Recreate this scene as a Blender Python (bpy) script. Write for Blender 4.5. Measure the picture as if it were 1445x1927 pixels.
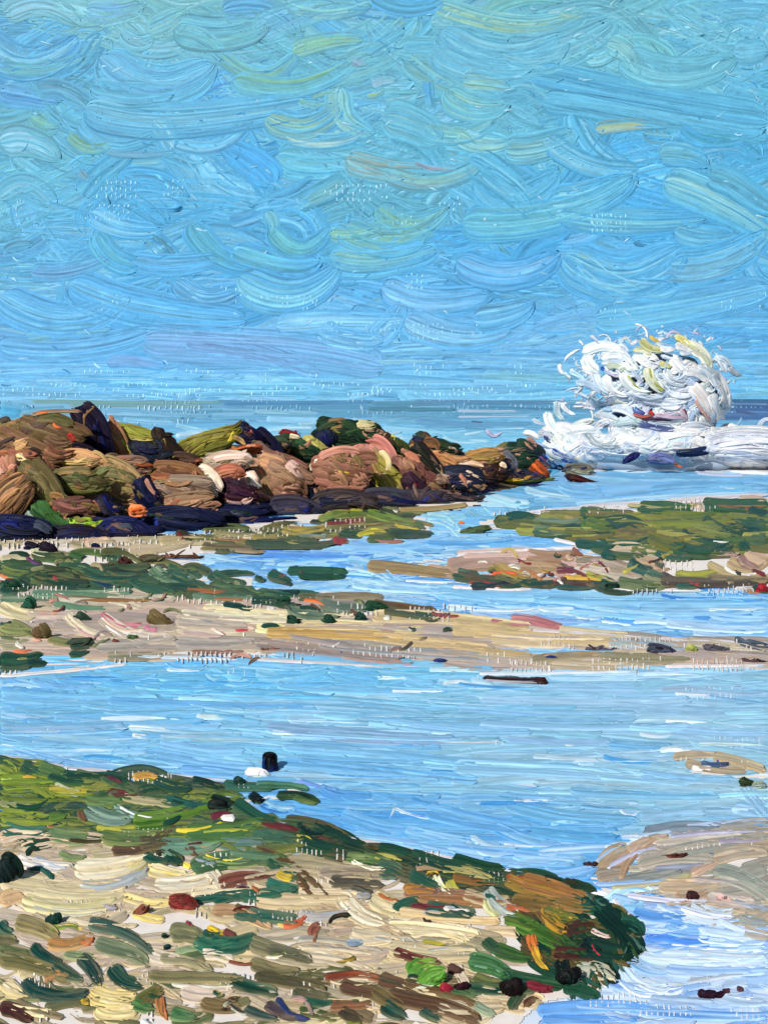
import bpy, math, random
import numpy as np

# ------------------------------------------------------------------ camera, light, exposure
for o in list(bpy.data.objects): bpy.data.objects.remove(o, do_unlink=True)
SC = bpy.context.scene
COL = SC.collection
F, H, CX, YH = 1900.0, 4.0, 722.5, 752.0          # focal length in photo pixels, eye height (m), centre column, horizon row
camd = bpy.data.cameras.new('camera'); cam = bpy.data.objects.new('camera', camd); COL.objects.link(cam)
cam.location = (0, 0, H); cam.rotation_euler = (math.radians(90), 0, 0)
camd.sensor_fit = 'VERTICAL'; camd.sensor_height = 36; camd.lens = 36*F/1927
camd.shift_y = -(963.5-YH)/1927; camd.clip_start = .1; camd.clip_end = 30000
SC.camera = cam
EL, AZ = 37, 32                                    # sun height, degrees to the left behind the viewer
w = bpy.data.worlds.new('World'); SC.world = w; w.use_nodes = True
nt = w.node_tree; bg = nt.nodes['Background']; sk = nt.nodes.new('ShaderNodeTexSky')
sk.sky_type = 'NISHITA'; sk.sun_disc = False; sk.sun_elevation = math.radians(EL); sk.sun_rotation = math.radians(180+AZ)
nt.links.new(sk.outputs[0], bg.inputs[0]); bg.inputs[1].default_value = .06
sd = bpy.data.lights.new('sun', 'SUN'); sun = bpy.data.objects.new('sun', sd); COL.objects.link(sun)
sd.energy = 4.4; sd.angle = math.radians(.5); sd.color = (1, .96, .9)
sun.rotation_euler = (math.radians(90-EL), 0, math.radians(-AZ)); sun.location = (-20, -30, 30)
SC.view_settings.view_transform = 'Standard'; SC.view_settings.look = 'None'
SC.view_settings.exposure = .12; SC.view_settings.gamma = 1

rng = np.random.default_rng(7)
RND = random.Random(11)

# ------------------------------------------------------------------ colour helpers
PAL = dict(n='1d2550', N='131a30', g='1f4a38', G='142e28', e='2f6a50', o='6d6c2a', O='4a4726', y='d8b52e', Y='e8d98a',
           m='4a6e2e', l='9aa63a', b='6e4a34', B='38241f', r='8c2a30', R='b02a34', u='cc6430', p='cfa296', t='b59c74',
           s='d8c69c', S='e9dcb4', w='f1eeec', W='e6ddd0', k='7f909c', K='566674', v='8f8478', V='5c5246', c='c2ab86',
           a='5fa8dc', A='3f86cc', h='8cc6ee', H='b8dcf4', z='2f62ba', q='74b8c8', Q='a9b6cf', x='4a2430', d='a8703a', T='96886a')
def hexl(s):
    s = PAL.get(s, s)
    v = np.array([int(s[i:i+2], 16)/255 for i in (0, 2, 4)])
    l = np.where(v <= .04045, v/12.92, ((v+.055)/1.055)**2.4); m = l@np.array([.21, .72, .07])
    k = min(1, (m/.22)**.3)                                             # darker colours are deepened for contrast
    return np.clip(l*k, .003, .93)
def jit(c, a=.06):
    c = c*(1+rng.normal(0, a)); return np.clip(c*(1+rng.normal(0, a*.4, 3)), .004, .95)

# ------------------------------------------------------------------ surfaces: photo column/row + paint height -> world
def ground(px, py, w):
    d = H*F/np.maximum(py-YH, 1.32)
    return np.stack([(px-CX)*d/F, d, w*d/F], -1)
def land(px, py, w): return ground(px, py, w+1.4)
RS = 6000.0
def skydome(px, py, w):
    X = (px-CX)/F; Z = (YH-py)/F; r = (RS-w*RS/F)*(1-.10*X*X)
    return np.stack([X*r, r, H+Z*r], -1)
def front(px, py, D):                              # the point at distance D seen at that column and row
    return np.stack([(px-CX)/F*D, D+0*px, H-(py-YH)/F*D], -1)

class Paint:
    """collects grids of vertices with a pigment colour each; build() links them as ONE mesh"""
    def __init__(s): s.v=[]; s.c=[]; s.f=[]; s.n=0
    def grid(s, P, C, wrap=False):
        n, m = P.shape[:2]
        idx = np.arange(n*m).reshape(n, m)+s.n
        if wrap: idx = np.concatenate([idx, idx[:, :1]], 1)
        q = np.stack([idx[:-1, :-1], idx[:-1, 1:], idx[1:, 1:], idx[1:, :-1]], -1).reshape(-1, 4)
        s.v.append(P.reshape(-1, 3)); s.c.append(C.reshape(-1, 3)); s.f.append(q); s.n += n*m
    def build(s, name, mat, parent=None, origin=None):
        V = np.concatenate(s.v).astype(np.float32); Cc = np.concatenate(s.c); Q = np.concatenate(s.f)
        o3 = np.array(origin if origin is not None else (0, 0, 0), np.float32); V = V-o3
        me = bpy.data.meshes.new(name); me.vertices.add(len(V)); me.vertices.foreach_set('co', V.ravel())
        me.loops.add(len(Q)*4); me.loops.foreach_set('vertex_index', Q.ravel().astype(np.int32))
        me.polygons.add(len(Q)); me.polygons.foreach_set('loop_start', np.arange(len(Q), dtype=np.int32)*4)
        me.polygons.foreach_set('loop_total', np.full(len(Q), 4, np.int32))
        me.polygons.foreach_set('use_smooth', np.ones(len(Q), bool))
        at = me.color_attributes.new('pigment', 'FLOAT_COLOR', 'POINT')
        at.data.foreach_set('color', np.concatenate([Cc, np.ones((len(Cc), 1))], 1).astype(np.float32).ravel())
        me.update(); me.validate(); me.materials.append(mat)
        ob = bpy.data.objects.new(name, me); COL.objects.link(ob); ob.location = o3.tolist()
        if parent: ob.parent = parent; ob.location = (o3-np.array(parent.location)).tolist()
        return ob

def smooth1(n, per):
    """smooth noise of n samples with the given period in samples"""
    k = max(2, int(n/per)+3); a = rng.normal(0, 1, k)
    x = np.linspace(0, k-1.001, n)+0; i = np.minimum(x.astype(int), k-2); f = x-i; f = f*f*(3-2*f)
    return a[i]*(1-f)+a[i+1]*f
def smooth2(n, m, pn, pm):
    kn, km = max(2, int(n/pn)+3), max(2, int(m/pm)+3); a = rng.normal(0, 1, (kn, km))
    def ax(n, k):
        x = np.linspace(0, k-1.001, n); i = np.minimum(x.astype(int), k-2); f = x-i; return i, f*f*(3-2*f)
    i, f = ax(n, kn); j, g = ax(m, km); f = f[:, None]; g = g[None]
    return (a[i][:, j]*(1-f)+a[i+1][:, j]*f)*(1-g)+(a[i][:, j+1]*(1-f)+a[i+1][:, j+1]*f)*g

def stroke(M, p0, p1, bend, width, c1, c2=None, w0=1.0, thick=1.4, relief=.8, dry=.35, surf=ground, gain=1.0, step=1.8, streak=.55, s_end=.0, under=None, soft=.5, bristle=1.35, deep=1.6, tint=None, bper=4.2):
    """one loaded brush stroke: bristle grooves, pushed-up sides, ragged dry tail"""
    p0 = np.array(p0, float); p1 = np.array(p1, float); d = p1-p0; L = math.hypot(*d)+1e-6
    lim = L*L/(6.5*width); bend = max(-lim, min(lim, bend))                # a brush cannot fold over itself
    perp = np.array([-d[1], d[0]])/L; pc = (p0+p1)/2+2*bend*perp
    n = int(max(8, min(80, (L+abs(bend))/ (max(step, 1.6)*2.6)))); m = int(max(7, width/step))
    t = np.linspace(0, 1, n)[:, None]; s = np.linspace(-1, 1, m)[None]
    wob = rng.normal(0, min(width*.05, .012*L))
    B = (1-t)**2*p0+2*t*(1-t)*pc+t*t*p1; B = B+np.sin(t*math.pi*rng.uniform(1, 2.2)+rng.uniform(0, 3))*wob*perp
    T = 2*(1-t)*(pc-p0)+2*t*(p1-pc); T /= np.linalg.norm(T, axis=1, keepdims=True)+1e-9
    N = np.stack([-T[:, 1], T[:, 0]], 1)
    ep = rng.uniform(3.5, 7); taper = 1-rng.uniform(.1, .5)*t**2
    e0 = np.clip(t/(.32*width/L+.02), 0, 1); e1 = np.clip((1-t)/(.42*width/L+.02), 0, 1)
    prof = np.sqrt(1-(1-e0)**2)*.8+.2; prof = prof*(np.sqrt(1-(1-e1)**2)*.75+.25)*taper
    rag = smooth1(m, 3.0)[None]*.25*min(width, 16+.1*width)/L*(t-.3)
    hw = width/2*prof
    px = B[:, :1]+N[:, :1]*s*hw+T[:, :1]*rag*L; py = B[:, 1:]+N[:, 1:]*s*hw+T[:, 1:]*rag*L
    bm = max(1.6, bper/step)
    bris = smooth1(m, bm)[None]*.75+smooth2(n, m, n/2.2, bm)*.55+smooth2(n, m, 3, 1.5)*.18
    body = 1-np.abs(s)**6*.9; side = np.exp(-((np.abs(s)-.86)/.09)**2)*rng.uniform(.2, .9)
    hgt = w0+thick*(body*.55+side*.45)+relief*bris
    lip = np.exp(-((t-.96)/.04)**2)*thick*.5; hgt = hgt+lip*body
    sink = w0-deep-thick*.3*deep/1.6
    dr = smooth1(m, bm)[None]*.8+smooth2(n, m, 4, 2.0)*.5+2.2-dry*4.6*np.clip(t-.25-s_end, 0, 1)**1.1-dry*1.2*(1-e0)
    k = np.clip(dr*2, 0, 1); hgt = sink+(hgt-sink)*k
    hgt[:, 0] = sink; hgt[:, -1] = sink; hgt[0] = sink; hgt[-1] = sink
    c1 = hexl(c1) if isinstance(c1, str) else c1
    c2 = jit(c1, .12) if c2 is None else (hexl(c2) if isinstance(c2, str) else c2)
    mx = np.clip(.5+.5*(smooth1(m, bm*1.5)[None]*.8+smooth2(n, m, n/1.6, bm)*.6+rng.normal(0, .35)), 0, 1)*streak/.55
    mx = np.clip(mx, 0, 1)
    lum = 1+bristle*(.085*smooth1(m, 1.5)[None]+.06*smooth2(n, m, 6, 1.5))
    C = (c1*(1-mx[..., None])+c2*mx[..., None])*lum[..., None]*gain
    if under is not None:                                               # wet into wet: sides and tail pick up the paint below
        U = under(px[n//2, m//2], py[n//2, m//2])
        wgt = np.clip(soft*(np.abs(s)**2.5*1.3+np.clip(t-.45, 0, 1)*1.3+np.clip(.12-t, 0, 1)*3)+.28*soft*smooth1(m, bm)[None]+.25*soft*smooth2(n, m, n/2, bm), 0, .92)[..., None]
        C = C*(1-wgt)+U*lum[..., None]*gain*wgt
    if tint is not None: C = C*tint
    M.grid(surf(px, py, hgt), np.clip(C, .003, .93))

def inpoly(P, x, y):
    r = False; j = len(P)-1
    for i in range(len(P)):
        xi, yi = P[i]; xj, yj = P[j]
        if (yi > y) != (yj > y) and x < (xj-xi)*(y-yi)/(yj-yi)+xi: r = not r
        j = i
    return r
def fill(M, poly, n, L, Wd, cols, ang=0, dang=8, bend=.08, w0=(1, 3), surf=ground, inset=.42, **kw):
    if max(p[0] for p in poly) > 2200: n = int(n*1.17)
    xs = [p[0] for p in poly]; ys = [p[1] for p in poly]; k = 0; tries = 0; pts = []
    while len(pts) < n and tries < n*60:
        tries += 1; x = rng.uniform(min(xs), max(xs)); y = rng.uniform(min(ys), max(ys))
        l = rng.uniform(*L); a = math.radians(ang+rng.normal(0, dang)); dx, dy = math.cos(a)*l*inset, math.sin(a)*l*inset
        if inpoly(poly, x, y) and inpoly(poly, x-dx, y-dy) and inpoly(poly, x+dx, y+dy): pts.append((x, y, l, a))
    for i, (x, y, l, a) in enumerate(pts):
        wd = rng.uniform(*Wd); ca, sa = math.cos(a)*l/2, math.sin(a)*l/2
        p, q = (x-ca, y-sa), (x+ca, y+sa)
        if rng.random() < .35: p, q = q, p
        if callable(cols): c1, c2 = cols(x, y)
        else:
            c1 = jit(hexl(RND.choice(cols)), .07); c2 = jit(hexl(RND.choice(cols)), .07); c2 = c1*.55+c2*.45
        stroke(M, p, q, rng.normal(0, bend)*l, wd, c1, c2, w0=w0[0]+(w0[1]-w0[0])*i/max(1, len(pts)), surf=surf, **kw)
def strokes(M, text, w0=3.2, surf=ground, wk=1.0, winc=.012, mixk=.6, **kw):
    """x0 y0 x1 y1 bend width colour [colour]"""
    rows = [r.split() for r in text.replace(';', '\n').splitlines() if r.strip()]
    for i, r in enumerate(rows):
        a = [float(q) for q in r[:5]]; c1 = jit(hexl(r[6]), .03); c2 = hexl(r[7]) if len(r) > 7 else None
        if kw.get('under') is not None: c1 = c1*mixk+kw['under'](a[0]*.5+a[2]*.5, a[1]*.5+a[3]*.5)*(1-mixk)
        stroke(M, a[:2], a[2:4], a[4], float(r[5])*wk, c1, c2, w0=w0+i*winc, surf=surf, **kw)
def ticks(M, x0, x1, y0, y1, rows=1, col='w', w0=4.5, surf=ground, per=10.5, skip=.35, hh=(6, 13), gain=1.):
    """the little upright flecks of bare pale ground that a dry brush skips"""
    ph, ph2 = rng.uniform(0, 6, 2)
    for r in range(rows):
        for i in range(int((x1-x0)/per)):
            if math.sin(i*.33+ph)+.7*math.sin(i*.13+ph2+r*.5)+rng.normal(0, .35) < skip*1.6-.5: continue
            f = (i+.5)/((x1-x0)/per); x = x0+i*per+rng.normal(0, .8); y = y0+(y1-y0)*f+r*13+rng.normal(0, 1.5); h = rng.uniform(*hh)
            stroke(M, (x, y-h/2), (x+rng.normal(0, .6), y+h/2), 0, rng.uniform(1.8, 4), col, None, w0=w0-.4, thick=.1, relief=.1, dry=.1, surf=surf, gain=gain, step=1.2)

# ------------------------------------------------------------------ materials: oily, ridged pigment
def paint_mat(name, rough=.45, spec=.35, nscale=3.0, bump=.15, dist=.02, coat=0.):
    m = bpy.data.materials.new(name); m.use_nodes = True; t = m.node_tree; b = t.nodes['Principled BSDF']
    a = t.nodes.new('ShaderNodeAttribute'); a.attribute_name = 'pigment'
    tc = t.nodes.new('ShaderNodeTexCoord'); nz = t.nodes.new('ShaderNodeTexNoise'); nz.inputs['Scale'].default_value = nscale; nz.inputs['Detail'].default_value = 6
    t.links.new(tc.outputs['Object'], nz.inputs['Vector'])
    mr = t.nodes.new('ShaderNodeMapRange'); mr.inputs[3].default_value = .86; mr.inputs[4].default_value = 1.14
    t.links.new(nz.outputs[0], mr.inputs[0])
    mx = t.nodes.new('ShaderNodeVectorMath'); mx.operation = 'SCALE'
    t.links.new(a.outputs['Color'], mx.inputs[0]); t.links.new(mr.outputs[0], mx.inputs['Scale']); t.links.new(mx.outputs[0], b.inputs['Base Color'])
    r2 = t.nodes.new('ShaderNodeMapRange'); r2.inputs[3].default_value = rough-.12; r2.inputs[4].default_value = rough+.15
    t.links.new(nz.outputs[0], r2.inputs[0]); t.links.new(r2.outputs[0], b.inputs['Roughness'])
    b.inputs['Specular IOR Level'].default_value = spec; b.inputs['Coat Weight'].default_value = coat; b.inputs['Coat Roughness'].default_value = .3
    if bump:
        bp = t.nodes.new('ShaderNodeBump'); bp.inputs['Strength'].default_value = bump; bp.inputs['Distance'].default_value = dist
        t.links.new(nz.outputs[0], bp.inputs['Height']); t.links.new(bp.outputs[0], b.inputs['Normal'])
    return m
M_SKY = paint_mat('sky_pigment', .5, .25, .05, .0)
M_SEA = paint_mat('water_pigment', .42, .12, 1.5, .15, .02)
M_SAND = paint_mat('sand_pigment', .6, .1, 9, .3, .01)
M_WEED = paint_mat('seaweed_pigment', .45, .06, 6, .3, .01)
M_ROCK = paint_mat('rock_pigment', .5, .07, 4, .35, .04)
M_FOAM = paint_mat('foam_pigment', .45, .3, 3, .1, .03)

def tag(o, label=None, cat=None, group=None, kind=None):
    if label: o['label'] = label
    if cat: o['category'] = cat
    if group: o['group'] = group
    if kind: o['kind'] = kind
    return o
def empty(name, loc):
    o = bpy.data.objects.new(name, None); COL.objects.link(o); o.location = loc; o.empty_display_size = .3; return o

def sheet(M, poly, col, w, surf=ground, nx=None):
    """flat ground sheet inside a polygon, cut in thin rows so that it follows the outline"""
    ys = [p[1] for p in poly]; y0, y1 = min(ys), max(ys); rows = int(max(6, (y1-y0)/3)); c = hexl(col)
    for i in range(rows):
        a = y0+(y1-y0)*i/rows; b = y0+(y1-y0)*(i+1)/rows; mid = (a+b)/2; X = []
        for k in range(len(poly)):
            (xa, ya), (xb, yb) = poly[k], poly[(k+1) % len(poly)]
            if (ya > mid) != (yb > mid): X.append(xa+(xb-xa)*(mid-ya)/(yb-ya))
        X.sort()
        for q in range(0, len(X)-1, 2):
            l, r = X[q]-rng.uniform(0, 5), X[q+1]+rng.uniform(0, 5)
            P = np.array([[l, a], [r, a], [l, b], [r, b]]).reshape(2, 2, 2)
            M.grid(surf(P[..., 0], P[..., 1], np.full((2, 2), float(w))), np.tile(c, (2, 2, 1)))

# ------------------------------------------------------------------ rocks: closed lumps with painted faces
def rock(name, cx, cy, L, Hh, ang, c1, c2, D=None, deep=None, hl=None, mat=None, lab=None, cat=None, group=None, parent=None, faces=4, gain=1., touch=None):
    """a lump whose outline spans L x Hh photo pixels at distance D, tilted by ang, standing on the ground when D is None"""
    if D is None: D = H*F/(cy+Hh*.42-YH)
    k = D/F; a = math.radians(ang); ca, sa = math.cos(a), math.sin(a)
    dp = (deep if deep is not None else .75)*max(Hh, .55*L)/2*k
    nu, nv = 22, 30
    th = np.linspace(.02, math.pi-.02, nu)[:, None]; ph = np.linspace(0, 2*math.pi, nv, endpoint=False)[None]
    X = np.cos(th)+0*ph; Y = np.sin(th)*np.cos(ph); Z = np.sin(th)*np.sin(ph)
    def sq(v, e): return np.sign(v)*np.abs(v)**e
    L, Hh = L*.86, Hh*.86; e = rng.uniform(.7, 1.15); X, Y, Z = sq(X, e), sq(Y, e), sq(Z, e)
    nz = np.zeros((nu, nv))
    for _ in range(12):
        dv = rng.normal(0, 1, 3); dv /= np.linalg.norm(dv); pz = X*dv[0]+Y*dv[1]+Z*dv[2]
        nz -= np.clip(pz-rng.uniform(.5, .85), 0, 1)*.8
    nz += .04*np.sin(X*5+rng.uniform(0, 6))*np.sin(Z*6+rng.uniform(0, 6))
    sc = 1+nz
    lx, lz = X*sc*L/2, Z*sc*Hh/2; u = lx*ca+lz*sa; v = -lx*sa+lz*ca       # v is up
    P = np.stack([((cx-CX)+u)*k, D+Y*sc*dp, H-((cy-YH)-v)*k], -1)
    A, Bc = hexl(c1), hexl(c2)
    mx = np.clip(.5+.6*smooth2(nu, nv, 5, 3), 0, 1)[..., None]
    M = Paint(); M.grid(P, np.clip((A*(1-mx)+Bc*mx)*gain, .003, .9), wrap=True)
    L, Hh = L/.86, Hh/.86; dp *= .9
    def surf(px, py, w):
        dx, dy = px-cx, py-cy; x = dx*math.cos(a)+dy*math.sin(a); y = -dx*math.sin(a)+dy*math.cos(a)
        q = np.clip((x/(L/2))**2+(y/(Hh/2))**2, 0, 1)
        Dd = D-dp*np.sqrt(1-q)*.92-w*k
        return np.stack([(px-CX)*k, Dd, H-(py-YH)*k], -1)
    for i in range(faces):                                              # broad faces laid along the length
        off = (i+.5)/faces*2-1; off *= .62; hl2 = (1-off*off)**.3*L/2*rng.uniform(.9, 1.08); a1 = a+rng.normal(0, .12); ca, sa = math.cos(a1), math.sin(a1)
        ox, oy = -math.sin(a)*off*Hh/2, math.cos(a)*off*Hh/2; x0, y0 = cx-ca*hl2+ox, cy-sa*hl2+oy; x1, y1 = cx+ca*hl2+ox, cy+sa*hl2+oy
        t = rng.random(); cc = jit(A*t+Bc*(1-t), .16); f = rng.uniform(.75, 1.25)
        stroke(M, (x0, y0), (x1, y1), rng.normal(0, .09)*L, Hh/faces*1.9, cc, jit((A*(1-t)+Bc*t)*f, .16), w0=.4+i*.3, thick=1.5, relief=1.2, surf=surf, dry=.45, gain=gain, step=1.4, bristle=2)
    ca, sa = math.cos(a), math.sin(a)
    for i in range(faces+2+(4 if touch else 0)):                                      # shorter crossing touches, darker or paler
        off = rng.uniform(-.85, .85); xx = rng.uniform(-.42, .42)*L; l = rng.uniform(.2, .42)*L; a2 = a+rng.normal(0, .45)
        mx0, my0 = cx+ca*xx-sa*off*Hh/2, cy+sa*xx+ca*off*Hh/2; t = rng.random()
        cc = jit((A*t+Bc*(1-t))*RND.choice([.6, .75, 1.2, 1.45]), .12)
        if touch and rng.random() < .55: cc = cc*.35+jit(hexl(RND.choice(touch)), .12)*.65  # accents include painted cream highlights and navy shadows
        stroke(M, (mx0-l/2*math.cos(a2), my0-l/2*math.sin(a2)), (mx0+l/2*math.cos(a2), my0+l/2*math.sin(a2)), rng.normal(0, .12)*l, max(4, Hh*rng.uniform(.2, .34)), cc, jit(cc, .2), w0=2+i*.1, thick=1, relief=1, surf=surf, dry=.7, gain=gain, step=1.4, bristle=2)
    if hl: strokes(M, hl, w0=2.8, surf=surf, thick=1.6, relief=1.1, dry=.4, gain=gain, step=1.4, bristle=2)
    org = ((cx-CX)*k, D, H-((cy+Hh/2)-YH)*k)
    o = M.build(name, mat or M_ROCK, parent, org)
    if lab: tag(o, lab, cat or 'boulder', group)
    return o
# ------------------------------------------------------------------ SKY
def lerp(a, b, t): return a+(b-a)*t
SKYG = .76
_g = rng.normal(0, 1, (40, 40))
def lown(x, y, sx, sy, k=0):
    x = x/sx+7+k*3.3; y = y/sy+9+k*1.7; i, j = int(x) % 38, int(y) % 38; f, g = x-math.floor(x), y-math.floor(y)
    f = f*f*(3-2*f); g = g*g*(3-2*g)
    return lerp(lerp(_g[i, j], _g[i+1, j], f), lerp(_g[i, j+1], _g[i+1, j+1], f), g)
KEYS = [(-300, '7fbcc0'), (0, '72b8ca'), (150, '68b4d2'), (330, '5cb0d4'), (480, '5aacd8'), (600, '66aedc'), (690, '74b6e2'), (752, '80c0e8')]
def skybase(x, y):
    for (ya, a), (yb, b) in zip(KEYS, KEYS[1:]):
        if y <= yb: break
    c = lerp(hexl(a), hexl(b), min(1, max(0, (y-ya)/(yb-ya))))
    g = lown(x, y, 240, 130)
    if y < 520: c = lerp(c, hexl('86bfae'), max(0, g)*.22)
    elif y < 720: c = lerp(c, hexl('8fa8d4'), max(0, g)*.28)
    c = lerp(c, hexl('4aa2dc'), max(0, -g)*.42)
    return c*(1+.05*lown(x, y, 90, 60, 2))
def skycol(x, y):
    c = skybase(x, y)
    c1 = jit(c, .075); r = rng.random(); c1 = lerp(c1, hexl('a4d8ec'), .3*rng.random()) if rng.random() < .35 else c1
    c2 = lerp(c1, hexl('b5e0ee'), rng.uniform(.15, .5)) if r < .5 else lerp(c1, hexl('3f98cc'), rng.uniform(.15, .5)) if r < .85 else lerp(c1, hexl('a8c890'), .3)
    return c1, c2
sky = Paint()
az = np.linspace(-1.3, 1.3, 60)[None]; zz = np.concatenate([[-60.], np.linspace(0, 1, 30)**1.3*4200])[:, None]
rr = (RS+8)*(1-.10*az*az); P = np.stack([az*rr+0*zz, rr+0*zz, zz+0*az], -1)
sky.grid(P, np.tile(hexl('62b2dc')*SKYG, P.shape[:2]+(1,)))
SKW = dict(surf=skydome, bper=3.3, deep=.12, bristle=1.7, tint=np.array([.88, 1.0, 1.03]), gain=SKYG, streak=.5, under=skybase)
def skyfill(y0, y1, n, L, Wd, dang, bend, w0, **kw):
    fill(sky, [(-450, y0), (1900, y0), (1900, y1), (-450, y1)], n, L, Wd, skycol, 0, dang, bend, w0, thick=.18, relief=.15, **SKW, **kw)
skyfill(-330, 740, 420, (220, 420), (70, 110), 14, .12, (0, .3), dry=.3, inset=.2)
skyfill(-330, 560, 430, (150, 330), (60, 115), 20, .17, (.3, .62), dry=.5, soft=.7)
skyfill(430, 745, 240, (160, 420), (30, 65), 7, .06, (.3, .66), dry=.45)
skyfill(-200, 600, 150, (80, 200), (34, 70), 34, .24, (.66, .85), dry=.7, soft=.8)
skyfill(660, 748, 110, (200, 420), (16, 30), 1, .015, (.66, .85), dry=.4)
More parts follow.
